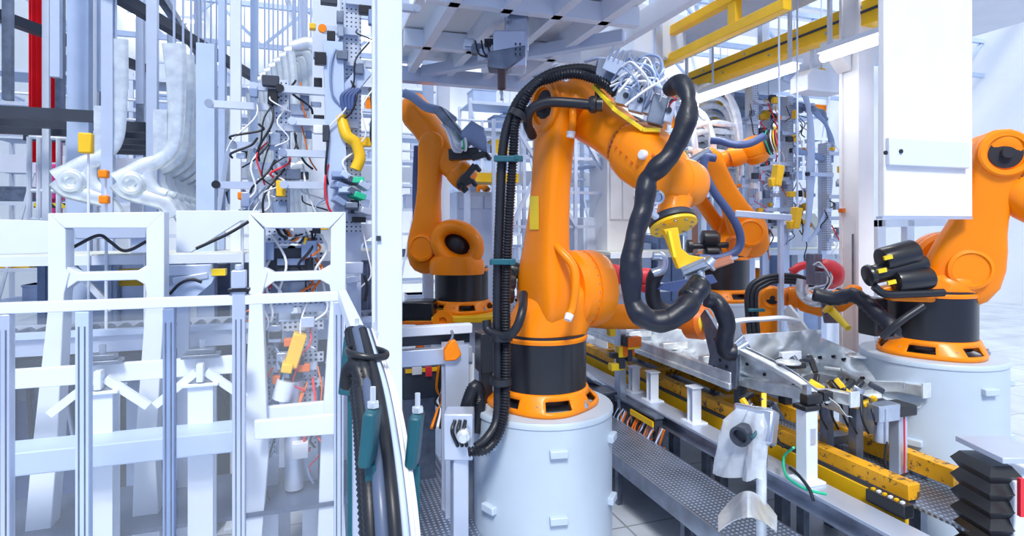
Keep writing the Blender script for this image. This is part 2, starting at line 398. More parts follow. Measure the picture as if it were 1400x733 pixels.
# bolts and cap on the upper arm
ua = part(R1, 'upper_arm')
for px, py in ((843, 201), (849, 207), (857, 214), (864, 222), (871, 228), (893, 212)):
    h = hit(px, py, ua)
    if h: MB().lathe(h[1]-h[2]*.004, h[2], [(0, .012), (.012, .011), (.012, 0)], 10).build('bolt', 'orange_dark', R1)
h = hit(880, 212, ua)
if h: MB().lathe(h[1]-h[2]*.01, h[2], [(0, .034), (.03, .034), (.04, .026), (.043, 0)], 20).build('plug_cap', 'cap', R1)
# spring sleeves with white caps
o = MB().tube([P(758, 333, 4.68), P(768, 345, 4.6), P(784, 365, 4.55), P(787, 390, 4.52), P(783, 420, 4.52), P(778, 432, 4.5)], lambda f: .028+.006*math.sin(f*PI), 12).build('pressure_tube', 'orange', R1, ang=80)
MB().cyl(P(779, 430, 4.5), P(776, 438, 4.48), .035, .03).build('tube_cap', 'cap', o)
o = MB().tube([P(781, 118, 4.72), P(783, 150, 4.52), P(783, 165, 4.5), P(781, 182, 4.5)], lambda f: .03, 12).build('pressure_tube', 'orange', R1, ang=80)
MB().cyl(P(781, 180, 4.5), P(780, 188, 4.5), .036, .032).build('tube_cap', 'cap', o)
# motor tower on top of the elbow
m = MB(); c = P(795, 128, 4.75)
m.rings([sup(c+UP*z, A1, e1, a, b, 2.8, 32) for z, a, b in ((-.12, .24, .20), (0, .22, .19), (.06, .18, .16), (.085, .12, .11), (.11, .09, .085), (.17, .085, .08), (.18, .05, .05))])
m.build('top_housing', 'orange', R1, ang=50)
MB().cyl(P(817, 138, 4.45), P(817, 118, 4.45), .022).build('connector', 'black', R1)
MB().box(P(862, 172, 4.75), (.30, .16, .16), frame(D3(.75, -.5, -.35))).build('rear_motor', 'black', R1, bev=.01)
# wrist joint gadget
h = P(903, 270, 3.62)
m = MB().lathe(h+D3(-.02, .04, 0), D3(-.1, -1, .0), [(0, .045), (.07, .045), (.075, .03), (.06, .026), (.06, 0)], 20); m.build('swivel_joint', 'steel', R1)
MB().box(P(894, 268, 3.63), (.02, .06, .13), (RT, FW, UP)).cyl(P(866, 269, 3.62), P(894, 271, 3.62), .012).build('bracket', 'steel', R1, bev=.003)
MB().tube([P(894, 258, 3.6), P(888, 272, 3.58), P(892, 290, 3.58), P(897, 297, 3.6)], .022, 10).build('guard', 'alu', R1)
# tool: disc, arm, gun
t = thing('adhesive_tool', 'yellow tool plate with an arm, hanging below the large robot wrist', 'robot tool', TP)
MB().lathe(TP-TN*.022, TN, [(0, .12), (.006, .150), (.024, .152), (.028, .146), (.028, 0)], 56).build('tool_plate', 'yellow', t)
for k in range(10):
    x, y, z = frame(TN); a = 2*PI*k/10+.2; p = TP+(x*math.cos(a)+y*math.sin(a))*.118
    MB().lathe(p, TN, [(0, .011), (.014, .011), (.014, 0)], 8).build('bolt', 'steel', t)
pa, pb, pc, pd = P(918, 314, 3.70), P(924, 340, 3.66), P(931, 364, 3.62), P(968, 357, 3.60)
x, y, z = frame(TN)
m = MB(); m.prism([(908, 316), (926, 312), (932, 344), (968, 352), (966, 360), (928, 366)], (0, 0, 0), V((1, 0, 0)), V((0, 1, 0)), 1)
m = MB(); poly = [(908, 314), (927, 311), (932, 340), (943, 349), (970, 353), (967, 361), (928, 368)]
a = [P(px, py, 3.60) for px, py in poly]; b = [P(px, py, 3.60)+FW*.07 for px, py in poly]; m.rings([a, b]); m.build('tool_arm', 'yellow', t, bev=.004)
MB().beam(P(914, 316, 3.58), P(922, 352, 3.56), .02, .02).build('rib', 'lemon', t)
m = MB(); m.cyl(P(936, 373, 3.58), P(972, 358, 3.50), .036); m.cyl(P(968, 364, 3.5), P(976, 356, 3.5), .045); m.box(P(950, 364, 3.55), (.05, .05, .16), frame(P(972, 358, 3.5)-P(936, 373, 3.58))); m.build('dispensing_gun', 'steel', t, bev=.003)
MB().cyl(P(973, 363, 3.49), P(1001, 354, 3.42), .028, .024).build('nozzle', 'copper', t)
MB().cyl(P(1000, 354, 3.42), P(1009, 352, 3.40), .012, .007).build('nozzle_tip', 'steel', t)
MB().cyl(P(958, 372, 3.52), P(961, 391, 3.50), .022).build('hose_port', 'steel', t)
# ribbed hoses up the back of the arm
hose('ribbed_hose', 'outer smooth black hose rising along the left of the large robot arm', 'hose', [P(651, 612, 4.35), P(667, 598, 4.37), P(680, 570, 4.45), P(681, 500, 4.5), P(680, 400, 4.5), P(683, 300, 4.5), P(688, 200, 4.5), P(702, 150, 4.5), P(722, 122, 4.48), P(755, 100, 4.45), P(800, 94, 4.4), P(832, 108, 4.3), P(846, 122, 4.25)], .037, m='rubber', rib=.0016, pitch=.03)
hose('ribbed_hose', 'inner ribbed black hose rising along the left of the large robot arm', 'hose', [P(640, 618, 4.3), P(668, 612, 4.33), P(688, 575, 4.42), P(692, 500, 4.47), P(692, 400, 4.47), P(696, 300, 4.47), P(702, 205, 4.47), P(706, 165, 4.45), P(728, 120, 4.4), P(752, 108, 4.38), P(785, 101, 4.32), P(822, 112, 4.25), P(842, 128, 4.2)], .034, rib=.005, pitch=.022)
hose('elbow_hose', 'thick black hose arching over the elbow of the large robot', 'hose', [P(728, 186, 4.66), P(721, 168, 4.5), P(726, 150, 4.4), P(748, 140, 4.36), P(785, 141, 4.32), P(812, 144, 4.28)], .038)
c = MB(); c.lathe(P(805, 143, 4.3), D3(1, -.2, -.05), [(0, .05), (.02, .065), (.05, .065), (.06, .05), (.1, .05)], 20)
c.build('hose_coupling', 'black', R1)
hose('base_hose', 'short black hose looping out below the large robot arm', 'hose', [P(665, 438, 4.5), P(668, 452, 4.48), P(690, 460, 4.4), P(705, 450, 4.36), P(714, 425, 4.4), P(716, 402, 4.6)], .034)
for (px, py, w_, lb) in ((695, 217, .22, 'teal hose clamp at the upper part of the large robot arm'), (688, 358, .19, 'teal hose clamp at the lower part of the large robot arm')):
    t = MB().box(P(px, py, 4.42), (w_, .03, .045), (RT, FW, UP)).build('hose_clamp', 'teal', R1, bev=.006)
    MB().box(P(px, py, 4.56), (w_, .03, .045), (RT, FW, UP)).build('clamp_bar', 'teal', t, bev=.006)
    MB().box(P(px+11, py, 4.5), (.03, .2, .04), (RT, FW, UP)).box(P(px-17, py, 4.49), (.015, .14, .04), (RT, FW, UP)).build('strap', 'teal', t, bev=.004)
for (px, py, lb) in ((686, 461, 'black cable tie around the hoses beside the black robot skirt'), (685, 521, 'black cable tie around the hoses just above the orange ring'), (710, 158, 'black cable tie where the hoses bend over the robot shoulder')):
    m = MB()
    z, r = ((UP, .085) if py > 200 else (D3(.5, 0, .8), .08)); x, y, _ = frame(z)
    m.rings([[P(px, py, 4.47)+z.normalized()*q+(x*math.cos(a)+y*math.sin(a))*r for a in [2*PI*j/20 for j in range(20)]] for q in (-.025, .025)])
    m.build('cable_tie', 'black', R1)
# fabric sleeve hose
def slv(f): return .047+.012*f+.009*abs(math.sin(f*23))+.003*math.sin(f*71+1)
o = MB().tube([P(915, 122, 3.72), P(929, 114, 3.6), P(940, 132, 3.5), P(938, 165, 3.45), P(928, 190, 3.45), P(915, 212, 3.45), P(897, 232, 3.45), P(884, 250, 3.47), P(879, 285, 3.45), P(868, 325, 3.42), P(862, 370, 3.4), P(867, 415, 3.38), P(885, 435, 3.36), P(910, 438, 3.36), P(933, 425, 3.38), P(947, 408, 3.42), P(957, 392, 3.46)], slv, 40, k=26, wr=.010, fq=7).build('cable_sleeve', 'fabric', ang=80)
tag(o, 'loose black fabric sleeve hanging from the large robot to its tool', 'cable sleeve')
for (a, b) in (((940, 409, 3.43), (958, 388, 3.5)),):
    MB().tube([P(*a), P(*b)], .066, 18, sm=False, rib=.004, pitch=.022).build('ribbed_cuff', 'black', o, ang=80)
# valve block on top of the elbow
vb = P(868, 130, 4.25); X3 = frame(D3(.85, -.35, -.40))
t = thing('valve_manifold', 'silver valve block tangled with white tubes on top of the large robot', 'valve block', vb)
m = MB(); m.prism([(0, 0), (.1, .0), (.28, -.20), (.0, -.20), (-.02, -.1)], P(817, 82, 4.3), RT, UP, .10); m.build('bracket', 'darksteel', t, bev=.004)
ln = [(815, 118, 4.25), (905, 158, 3.95)]
for k in range(4):
    f = k/3; a = P(853+f*58, 133+f*20, 4.12-.16*f)
    MB().box(a, (.10, .11, .15 if k % 2 else .12), (D3(.9, -.3, -.3), D3(.3, .95, 0), D3(.25, 0, .95))).build('valve', 'alu' if k % 2 else 'steel', t, bev=.006)
    MB().lathe(a+D3(0, -.06, 0), D3(0, -1, 0), [(0, .02), (.01, .02), (.01, 0)], 10).build('port', 'dark', t)
MB().box(P(900, 152, 3.98), (.11, .14, .20), (D3(.9, -.3, -.3), D3(.3, .95, 0), D3(.25, 0, .95))).build('end_plate', 'darksteel', t, bev=.008)
MB().beam(P(830, 86, 4.2), P(905, 118, 3.95), .07, .10).build('rail', 'alu', t, bev=.004)
for k in range(11):
    f = k/10; a = P(832+f*64, 82+f*30, 4.16-.2*f)
    MB().cyl(a, a+D3(.035, -.03, .09), .011).build('fitting', 'steel', t)
rr = random.Random(3)
for k in range(26):
    a = P(832+rr.random()*60, 90+rr.random()*35, 4.1); b = P(845+rr.random()*60, 110+rr.random()*40, 3.95)
    c = (a+b)/2+D3(rr.uniform(-.08, .16), -.12*rr.random(), rr.uniform(-.02, .16))
    o = MB().tube([a, a.lerp(c, .6)+UP*.05, c, b.lerp(c, .4)+D3(.02, -.04, .02), b], rr.choice((.006, .008, .010)), 6).build('air_tube', rr.choice(('cap', 'cap', 'paleblue', 'rubber', 'midblue')), t, ang=80)
m = MB(); m.beam(P(838, 148, 4.1), P(880, 178, 4.0), .035, .03); m.beam(P(880, 178, 4.0), P(902, 178, 3.95), .05, .03); m.beam(P(812, 118, 4.35), P(842, 150, 4.15), .03, .03); m.build('yellow_brace', 'lemon', t, bev=.004)
for k in range(4):
    MB().tube([P(912+k*2, 150-k*6, 3.95), P(918, 140-k*3, 3.85), P(925, 136, 3.75)], .006, 6).build('signal_wire', ('red', 'rubber', 'cap', 'red')[k], t, ang=80)
tag(MB().tube([P(800, 84, 4.5), P(822, 80, 4.35), P(850, 90, 4.2), P(882, 108, 4.0), P(912, 124, 3.8)], .013, 8).build('air_hose', 'paleblue', ang=80), 'pale blue hose running across the top of the valve block', 'hose')
# ------------------------------------------------------------------ the other robots
def away(t, B, label, r=.56): pedestal(label, B, r, handles=False)
B2 = P(631, 424, 8.1)
R2, g2 = robot('orange robot beside the white column holding a black gripper', B2, P(590, 338, 8.15), P(598, 205, 7.95), P(632, 240, 7.6), D3(.25, .95, 0), 1.0, P(640, 250, 7.5), D3(.6, -.3, -.6), lw=.85, uw=.8, rim=False)
MB().rings([sup(P(px, py, d), *frame(D3(.5, -.2, -.55))[:2], a, b, 2.5, 28) for px, py, d, a, b in ((556, 136, 8.1, .08, .08), (562, 143, 8.1, .2, .2), (572, 158, 8.08, .24, .22), (582, 172, 8.05, .2, .2), (600, 198, 7.95, .2, .2), (618, 224, 7.8, .19, .18), (636, 246, 7.6, .15, .14))]).build('arm_tail', 'orange', R2, ang=50)
m = MB(); R = []
for k in range(41):
    a = 2*PI*k/40; R.append(a)
def hoopy(t, c, ax, rx, rz, rt, name, mt):
    x, y, z = ax; m = MB(); n = 40; RR = []
    for k in range(n):
        a = 2*PI*k/n; p = c+x*(rx*math.cos(a))+z*(rz*math.sin(a)); o = (x*math.cos(a)+z*math.sin(a)).normalized()
        RR.append([p+o*(rt*math.cos(b))+y*(rt*1.5*math.sin(b)) for b in [2*PI*j/12 for j in range(12)]])
    m.rings(RR, closed=True); return m.build(name, mt, t, ang=70)
hoopy(R2, P(625, 334, 7.75), (D3(.85, 0, -.5), FW, D3(.5, 0, .85)), .28, .22, .10, 'shoulder_eye', 'orange')
MB().rings([sup(P(625, y, 7.85), RT, FW, a, .3, 2.6, 28) for y, a in ((374, .36), (366, .37), (356, .36), (350, .30))]).build('carousel_front', 'orange', R2, ang=50)
MB().lathe(P(624, 334, 7.95), -FW, [(0, .2), (.1, .19), (.16, .1), (.16, 0)], 24).build('motor', 'black', R2)
hose('blue_hose', 'blue hose running down behind the orange robot by the column', 'hose', [P(571, 200, 8.3), P(569, 250, 8.3), P(570, 310, 8.3), P(575, 350, 8.3), P(590, 358, 8.2)], .055, 'blue_hose', parent=R2)
hose('arm_hose', '', '', [P(552, 127, 7.7), P(565, 133, 7.7), P(582, 146, 7.65), P(602, 152, 7.6), P(620, 165, 7.5)], .06, 'midblue', parent=R2)
t = thing('gripper', 'black gripper with pale air tubes at the tip of the robot by the column', 'gripper', P(640, 262, 7.2))
MB().beam(P(600, 150, 7.4), P(640, 200, 7.3), .14, .12).build('cylinder', 'darksteel', t, bev=.02)
MB().rings([sup(P(px, py, 7.2), UP, FW, a, .12, 3) for px, py, a in ((632, 186, .06), (645, 182, .15), (662, 192, .15), (666, 200, .08))]).build('cover', 'midblue', t)
MB().beam(P(614, 212, 7.3), P(655, 210, 7.3), .16, .14).build('clamp_body', 'black', t, bev=.01)
for k, (a, b) in enumerate((((626, 255), (645, 246)), ((632, 248), (650, 226)), ((638, 262), (628, 250)), ((645, 216), (664, 210)))):
    m = MB(); m.beam(P(*a, 7.2), P(*b, 7.2), .09, .08); m.beam(P(*b, 7.2), P(b[0]+6, b[1]+8, 7.15), .05, .05); m.build('finger', 'black', t, bev=.01)
for k in range(9):
    MB().tube([P(604+k*2, 170+k, 7.3), P(612+3*k, 182+k*3, 7.0), P(620+2*k, 205-k*2, 7.0), P(630+k, 208-k, 7.1)], .014, 6).build('air_tube', ('cap', 'paleblue', 'cap', 'green')[k % 4] if k != 3 else 'cap', t, ang=80)

B3 = P(985, 409, 9.200); A3 = D3(.15, .98, 0)
R3, g3 = robot('orange robot with a blue hose standing right behind the large robot wrist', B3, P(1017, 318, 9.200), P(968, 226, 9.085), P(1032, 205, 8.912), A3, 1.15, P(1050, 196, 8.855), D3(.9, -.2, .35), lw=.75, uw=.62, link_off=.22, rim=False)
away(R3, B3, 'pale round pedestal of the robot behind the wrist')
MB().beam(P(940, 248, 9.315), P(1000, 335, 9.430), .16, .2).build('support_strut', 'orange', R3, bev=.04)
MB().lathe(P(1003, 334, 8.682), -FW, [(0, .13), (.05, .13), (.06, .09), (.05, .08), (.05, 0)], 28).build('pivot_cover', 'orange_dark', R3)
hose('blue_hose', '', '', [P(1045, 186, 8.395), P(1025, 196, 8.395), P(1005, 198, 8.395), P(985, 193, 8.452), P(972, 192, 8.510)], .055, 'blue_hose', parent=R3)
hose('blue_hose', '', '', [P(978, 216, 8.395), P(966, 216, 8.395), P(962, 232, 8.395), P(976, 262, 8.395), P(1000, 295, 8.395), P(1012, 322, 8.395), P(1008, 342, 8.395), P(985, 353, 8.395), P(955, 353, 8.395)], .06, 'blue_hose', parent=R3)
m = MB(); m.cyl(P(938, 226, 8.625), P(972, 206, 8.510), .07); m.build('pneumatic_cylinder', 'steel', R3)
for (px, py, l, r) in ((958, 326, .22, .12), (962, 345, .2, .1)):
    MB().lathe(P(px, py, 8.625), D3(1, 0, 0), [(0, r*.5), (.03, r), (l, r), (l+.05, r*.6), (l+.05, 0)], 24).build('motor', 'black', R3)
MB().cyl(P(942, 337, 8.625), P(995, 335, 8.625), .045).lathe(P(938, 337, 8.625), RT, [(0, .06), (.02, .1), (.08, .1), (.1, .05)], 20).build('balancer', 'black', R3)
t = thing('welding_tool', 'small black tool with coloured wires at the tip of the robot behind', 'robot tool', P(1058, 195, 8.740))
MB().ell(P(1056, 192, 8.740), (.07, .08, .17)).box(P(1062, 186, 8.740), (.1, .08, .08)).build('body', 'black', t, bev=.01)
for k in range(6): MB().tube([P(1048+k*3, 178, 8.625), P(1046+k*4, 190+k, 8.510), P(1054+k*3, 212-k, 8.625)], .009, 6).build('wire', ('green', 'rubber', 'cap', 'yellow', 'red', 'midblue')[k], t, ang=80)

B4 = P(1053, 512, 7.6); A4 = D3(.15, .98, 0)
R4, g4 = robot('small orange robot with black hoses reaching over the far side of the car body', B4, P(1040, 450, 7.6), P(1050, 405, 7.5), P(1110, 408, 7.3), A4, .62, P(1150, 404, 7.2), D3(1, 0, 0), uw=1.0, lw=1.1)
away(R4, B4, 'pale pedestal hidden behind the car body under the small robot', .33)
MB().rings([sup(P(px, py, 7.2-.5*(px-1095)/77), UP, FW, a, .1, 2.5) for px, py, a in ((1095, 412, .12), (1120, 418, .13), (1150, 412, .12), (1166, 402, .11), (1172, 396, .05))]).build('forearm', 'orange', R4, ang=60)
for k, dx in enumerate((0, 6, 12)):
    hose('black_hose', '', '', [P(1026+dx, 470, 7.1), P(1022+dx, 430, 7.1), P(1022+dx, 400, 7.1), P(1034+dx, 384+k*3, 7.1), P(1060, 377+k*4, 7.1), P(1090, 378+k*4, 7.1), P(1112, 386+k*2, 7.1)], .030, 'rubber', parent=R4)
MB().box(P(1034, 424, 7.05), (.2, .05, .04), (RT, FW, UP)).build('hose_clamp', 'teal', R4, bev=.01)
B5 = P(700, 520, 7.4)
R5, g5 = robot('low orange robot mostly hidden behind the large robot with its arm level', B5, P(722, 455, 7.4), P(750, 430, 7.3), P(930, 436, 6.9), D3(.1, .99, 0), .6, P(958, 440, 6.7), D3(.95, -.2, -.1), uw=1.15, lw=1)
away(R5, B5, 'pale pedestal mostly hidden behind the large robot', .33)
MB().lathe(P(938, 440, 6.75), D3(.6, -.6, .1), [(0, .1), (.03, .19), (.2, .2), (.27, .15), (.28, 0)], 32).build('wrist_disc', 'orange_dark', R5)
m = MB(); m.lathe(P(956, 440, 6.6), D3(.9, -.4, -.2), [(0, .15), (.05, .15), (.05, 0)], 28).cyl(P(962, 443, 6.55), P(985, 455, 6.4), .06); m.build('yellow_adapter', 'lemon', R5)
hose('dark_hose', 'thick dark hose curving down over the near corner of the car body', 'hose', [P(966, 408, 5.9), P(978, 412, 5.9), P(988, 425, 5.85), P(994, 445, 5.85), P(990, 465, 5.85), P(992, 480, 5.85), P(1004, 482, 5.85)], .085, 'fabric')
tag(MB().tube([P(1001, 483, 5.9), P(1022, 470, 5.9)], .045, sm=False).cyl(P(1000, 474, 5.9), P(1016, 460, 5.9), .03).build('welding_gun', 'steel'), 'silver welding head resting at the front of the near car pillar', 'robot tool')
hose('dark_hose', 'dark hose bundle looping behind the black fabric sleeve', 'hose', [P(898, 372, 6.5), P(893, 385, 6.5), P(893, 408, 6.5), P(902, 422, 6.5), P(922, 426, 6.5), P(940, 414, 6.5), P(950, 400, 6.6)], .085, 'rubber')
t = thing('hose_bracket', 'silver wire bracket beside the red cloth behind the fabric sleeve', 'bracket', P(895, 370, 6.4))
MB().tube([P(893, 350, 6.4), P(906, 352, 6.4), P(905, 368, 6.4), P(892, 374, 6.4)], .05, 10).build('head', 'steel', t)
MB().prism([(0, 0), (.55, .10), (.6, .02), (.2, -.1), (-.05, -.06)], P(905, 388, 6.4), RT, UP, .05).build('arm', 'blue_hose', t)
# right robot
B6 = P(1272, 481, 5.61)
pedestal('pale round pedestal at the right edge beyond the car body', B6, .594)
mo = [(P(1184, 378, 5.3), D3(.93, 0, .22), .085, .55, 'black'), (P(1203, 357, 5.3), D3(.9, 0, .25), .115, .34, 'black'), (P(1222, 385, 5.25), D3(1, 0, .1), .10, .34, 'black'), (P(1184, 378, 5.27), D3(.93, 0, .22), .10, .07, 'black')]
R6, g6 = robot('orange robot with black motors at the right edge', B6, P(1305, 365, 5.6), P(1352, 215, 5.4), P(1450, 300, 5.0), D3(.3, .95, 0), 1.0, motors=mo)
MB().prism([(0, 0), (.5, .12), (.7, .0), (.65, -.14), (.1, -.12)], P(1200, 393, 5.35), RT, UP, .12).build('motor_bracket', 'orange', R6, bev=.02)
hose('black_hose', '', '', [P(1195, 392, 5.2), P(1210, 402, 5.2), P(1240, 402, 5.2), P(1290, 400, 5.2)], .035, 'rubber', parent=R6)
for (px, py) in ((1214, 352), (1206, 370), (1219, 386)): MB().box(P(px, py, 5.19 if py > 356 else 5.18), (.075, .02, .035), (D3(.97, 0, .22), FW, D3(-.22, 0, .97))).build('warning_label', 'lemon', R6)
tag(MB().box(P(1193, 432, 5.6), (.16, .2, .36)).build('connection_box', 'black', bev=.02), 'black connection box left of the skirt of the right robot', 'box')
hose('dark_hose', 'dark hose hanging from silver elbow in front of the right robot', 'hose', [P(1112, 402, 5.7), P(1140, 408, 5.6), P(1165, 404, 5.5), P(1185, 415, 5.4), P(1203, 432, 5.3), P(1216, 444, 5.2), P(1221, 462, 5.15)], .07, 'fabric', rib=.004, pitch=.06)
hose('thin_hose', 'thin black hose sloping up across the black skirt of the right robot', 'hose', [P(1205, 462, 5.05), P(1230, 440, 5.0), P(1262, 418, 5.0)], .03, 'rubber')
hose('silver_hose', 'silver wrapped hose over the small robot behind the car body', 'hose', [P(1098, 382, 6.9), P(1096, 396, 6.9), P(1102, 406, 6.9), P(1116, 412, 6.8), P(1135, 408, 6.8)], .07, 'galv')
t = thing('red_tool', 'red rounded tool with silver fittings above the car body left of column', 'tool', P(1130, 385, 6.51))
MB().lathe(P(1120, 374, 6.51), D3(1, 0, -.1), [(0, .13), (.05, .17), (.15, .16), (.22, .12), (.25, .05), (.25, 0)], 28).build('red_cover', 'red', t)
MB().box(P(1126, 380, 6.37), (.16, .1, .14)).box(P(1113, 368, 6.51), (.12, .12, .35)).build('fitting', 'darksteel', t, bev=.01)
for k in range(5): MB().tube([P(1112+k*3, 362+k, 6.32), P(1122+k*4, 360+k*5, 6.23), P(1135-k*3, 385+k*4, 6.23), P(1106, 395, 6.32)], .009, 6).build('wire', ('cap', 'midblue', 'cap', 'rubber', 'cap')[k], t, ang=80)
tag(MB().tube([P(1082, 372, 7.3), P(1095, 364, 7.3), P(1112, 362, 7.3)], .05).build('red_cover', 'red'), 'small red cover left of the red rounded tool', 'cover')

# ------------------------------------------------------------------ the line: walkway, rails, plates
Y1 = 13.0
t = thing('walkway', 'long tread plate walkway running beside the large pedestal', 'walkway', (3.35, 2.2, 0))
MB().bb((3.07, 1.6, .53), (3.64, Y1, .55)).build('tread_plate', 'tread', t)
MB().bb((3.05, 1.6, .40), (3.07, Y1, .56)).bb((3.64, 1.6, .40), (3.66, Y1, .555)).build('edge_frame', 'steel', t)
for y in [2.0+1.2*k for k in range(9)]:
    for x in (3.09, 3.56): MB().bb((x, y, 0), (x+.06, y+.06, .53)).build('leg', 'darksteel', t)
t = thing('step_platform', 'low square step plate between the large pedestal and the walkway', 'step', (2.75, 3.2, 0))
a = PZ(835, 634, .50); b = PZ(890, 656, .50)
MB().bb((2.62, 3.02, .48), (3.04, 3.62, .50)).build('plate', 'steel', t, bev=.004)
for x, y in ((2.65, 3.05), (3.01, 3.05), (2.65, 3.59), (3.01, 3.59)): MB().bb((x-.025, y-.025, 0), (x+.025, y+.025, .48)).build('leg', 'alu', t)
tag(MB().bb((2.45, 2.75, .12), (2.85, 3.25, .14)).bb((2.5, 2.8, 0), (2.8, 3.2, .12)).build('floor_plate', 'paleblue'), 'flat plate on the floor beside the large pedestal, below the step', 'plate')
t = thing('conveyor_rail', 'yellow near rail of the skid conveyor in front of the body', 'conveyor rail', (4.3, 3.22, 0))
MB().bb((4.24, 3.22, .93), (4.36, Y1, 1.05)).build('upper_beam', 'yellow_worn', t, bev=.006)
MB().bb((4.20, 3.22, .55), (4.24, Y1, .90)).build('side_panel', 'yellow', t)
MB().bb((4.22, 3.24, .89), (4.34, Y1, .935)).build('chain_gap', 'dark', t)
for y in [3.6+.9*k for k in range(9)]: MB().bb((4.26, y, 0), (4.36, y+.1, .9)).build('leg', 'darksteel', t)
t = thing('conveyor_rail', 'yellow far rail of the skid conveyor against the right pedestal', 'conveyor rail', (4.93, 3.32, 0))
MB().bb((4.86, 3.32, .90), (4.97, Y1, 1.05)).build('upper_beam', 'yellow_worn', t, bev=.006)
for y in [3.6+.9*k for k in range(9)]: MB().bb((4.88, y, 0), (4.96, y+.1, .9)).build('leg', 'darksteel', t)
for i, y in enumerate((4.25, 5.6, 7.0, 8.4)):
    tag(MB().bb((4.36, y, .94), (4.86, y+.13, 1.02)).build('cross_beam', 'yellow_worn' if i else 'darksteel', bev=.004), ('worn cross beam between the yellow rails ahead of the body', 'worn yellow cross beam under the engine bay of the body', 'worn yellow cross beam under the middle of the body floor', 'worn yellow cross beam under the rear of the body floor')[i], 'beam')
tag(MB().bb((4.36, 2.6, .84), (5.0, Y1, .86)).bb((4.4, 2.7, 0), (4.46, 2.8, .84)).bb((4.9, 2.7, 0), (4.96, 2.8, .84)).build('tread_floor', 'tread'), 'tread plate floor between the two yellow rails', 'floor plate')
BZ = .85
t = thing('side_beam', 'pale steel beam along the near side of the yellow rail', 'beam', (3.95, 3.0, 0))
MB().bb((3.80, 2.4, .82), (4.06, Y1, .85)).build('top_flange', 'alu', t, bev=.003); MB().bb((3.91, 2.4, .70), (3.95, Y1, .82)).bb((3.80, 2.4, .68), (4.06, Y1, .70)).build('web', 'steel', t)
for y in [2.6+1.3*k for k in range(8)]: MB().bb((3.92, y, 0), (3.98, y+.08, .68)).build('leg', 'darksteel', t)
for i, (px, py, h, lb) in enumerate(((867, 520, .22, 'farthest small white bracket on the steel beam near the body rear'), (892, 534, .26, 'second small white bracket on the steel beam under the body sill'), (949, 565, .29, 'third white bracket on the steel beam below the dark hose'))):
    p = PX(px, py, 3.96); t = thing('support_bracket', lb, 'bracket', (p.x, p.y, BZ), 'white brackets on the steel beam'); h += .09
    MB().ibeam((p.x, p.y, BZ+.01), (p.x, p.y, BZ+h), .11, .10, .014, up=V((0, 1, 0))).build('post', 'white', t)
    MB().bb((p.x-.1, p.y-.11, BZ), (p.x+.1, p.y+.11, BZ+.015)).build('foot_plate', 'white', t, bev=.003); MB().bb((p.x-.07, p.y-.07, BZ+h), (p.x+.07, p.y+.07, BZ+.015+h)).build('head_plate', 'white', t, bev=.003)
p = PX(1103, 652, 3.94)
t = thing('locating_post', 'tall white post with black clamp near the front of the body', 'post', (p.x, p.y, BZ))
MB().bb((p.x-.1, p.y-.11, BZ), (p.x+.1, p.y+.11, BZ+.025)).bb((p.x-.06, p.y-.06, BZ+.02), (p.x+.06, p.y+.06, 1.46)).build('post', 'white', t, bev=.008)
MB().bb((p.x-.08, p.y-.07, 1.46), (p.x+.08, p.y+.08, 1.50)).bb((p.x-.03, p.y-.04, 1.5), (p.x+.14, p.y+.05, 1.585)).bb((p.x+.14, p.y-.05, 1.52), (p.x+.24, p.y+.03, 1.60)).build('clamp', 'black', t, bev=.01)
MB().box((p.x-.0, p.y-.066, 1.25), (.05, .01, .13)).build('name_plate', 'alu', t)
MB().bb((p.x-.02, p.y-.02, 1.585), (p.x+.03, p.y+.03, 1.66)).build('pin', 'steel', t)
p = PX(1225, 590, 4.99); p = PX(1228, 570, 4.80)
t = thing('locating_post', 'far white post with black clamps under the far front rail tip', 'post', (p.x, p.y, .86))
MB().bb((p.x-.05, p.y-.05, .86), (p.x+.05, p.y+.05, 1.38)).build('post', 'alu', t, bev=.008)
MB().bb((p.x-.12, p.y-.1, 1.38), (p.x+.1, p.y+.1, 1.47)).build('clamp', 'black', t, bev=.012)
MB().cyl((p.x-.26, p.y-.05, 1.18), (p.x-.26, p.y-.05, 1.48), .055).bb((p.x-.34, p.y-.1, 1.36), (p.x-.1, p.y+.02, 1.50)).build('cylinder', 'steel', t, bev=.006)
MB().tube([(p.x-.26, p.y-.1, 1.2), (p.x-.3, p.y-.12, 1.0), (p.x-.2, p.y-.14, .92), (p.x-.02, p.y-.1, .9)], .010, 8).build('cable', 'black', t, ang=80)
MB().tube([(p.x-.02, p.y-.07, 1.4), (p.x-.03, p.y-.08, 1.1), (p.x-.02, p.y-.07, .87)], .007, 8).build('cable', 'red', t, ang=80)
# clamp clusters under the front of the body
rr = random.Random(5)
for i, (px, py, d, lb) in enumerate(((1170, 540, 5.1, 'dark clamp cluster with yellow blocks under the engine bay'), (1130, 536, 5.3, 'dark clamp unit under the middle of the body front'), (1040, 560, 5.2, 'dark clamp with yellow tips behind the wrapped sensor'))):
    p = P(px, py, d); t = thing('clamp_unit', lb, 'clamp', (p.x, p.y, .86))
    MB().bb((p.x-.04, p.y-.04, .86), (p.x+.04, p.y+.04, p.z)).build('stand', 'darksteel', t)
    for k in range(14):
        c = p+D3(rr.uniform(-.17, .17), rr.uniform(-.1, .1), rr.uniform(-.1, .1)); x, y, z = frame(D3(rr.uniform(-1, 1), .3, rr.uniform(.2, 1)))
        MB().box(c, (.045, .045, rr.uniform(.07, .16)), (x, y, z)).build('clamp_block', rr.choice(('black', 'dark', 'darksteel', 'yellow', 'black', 'steel')), t, bev=.008)
    for k in range(3): MB().tube([p+D3(-.1+.08*k, -.1, 0), p+D3(-.15+.1*k, -.18, -.15), p+D3(-.05+.1*k, -.1, -.3)], .010, 6).build('cable', 'rubber', t, ang=80)
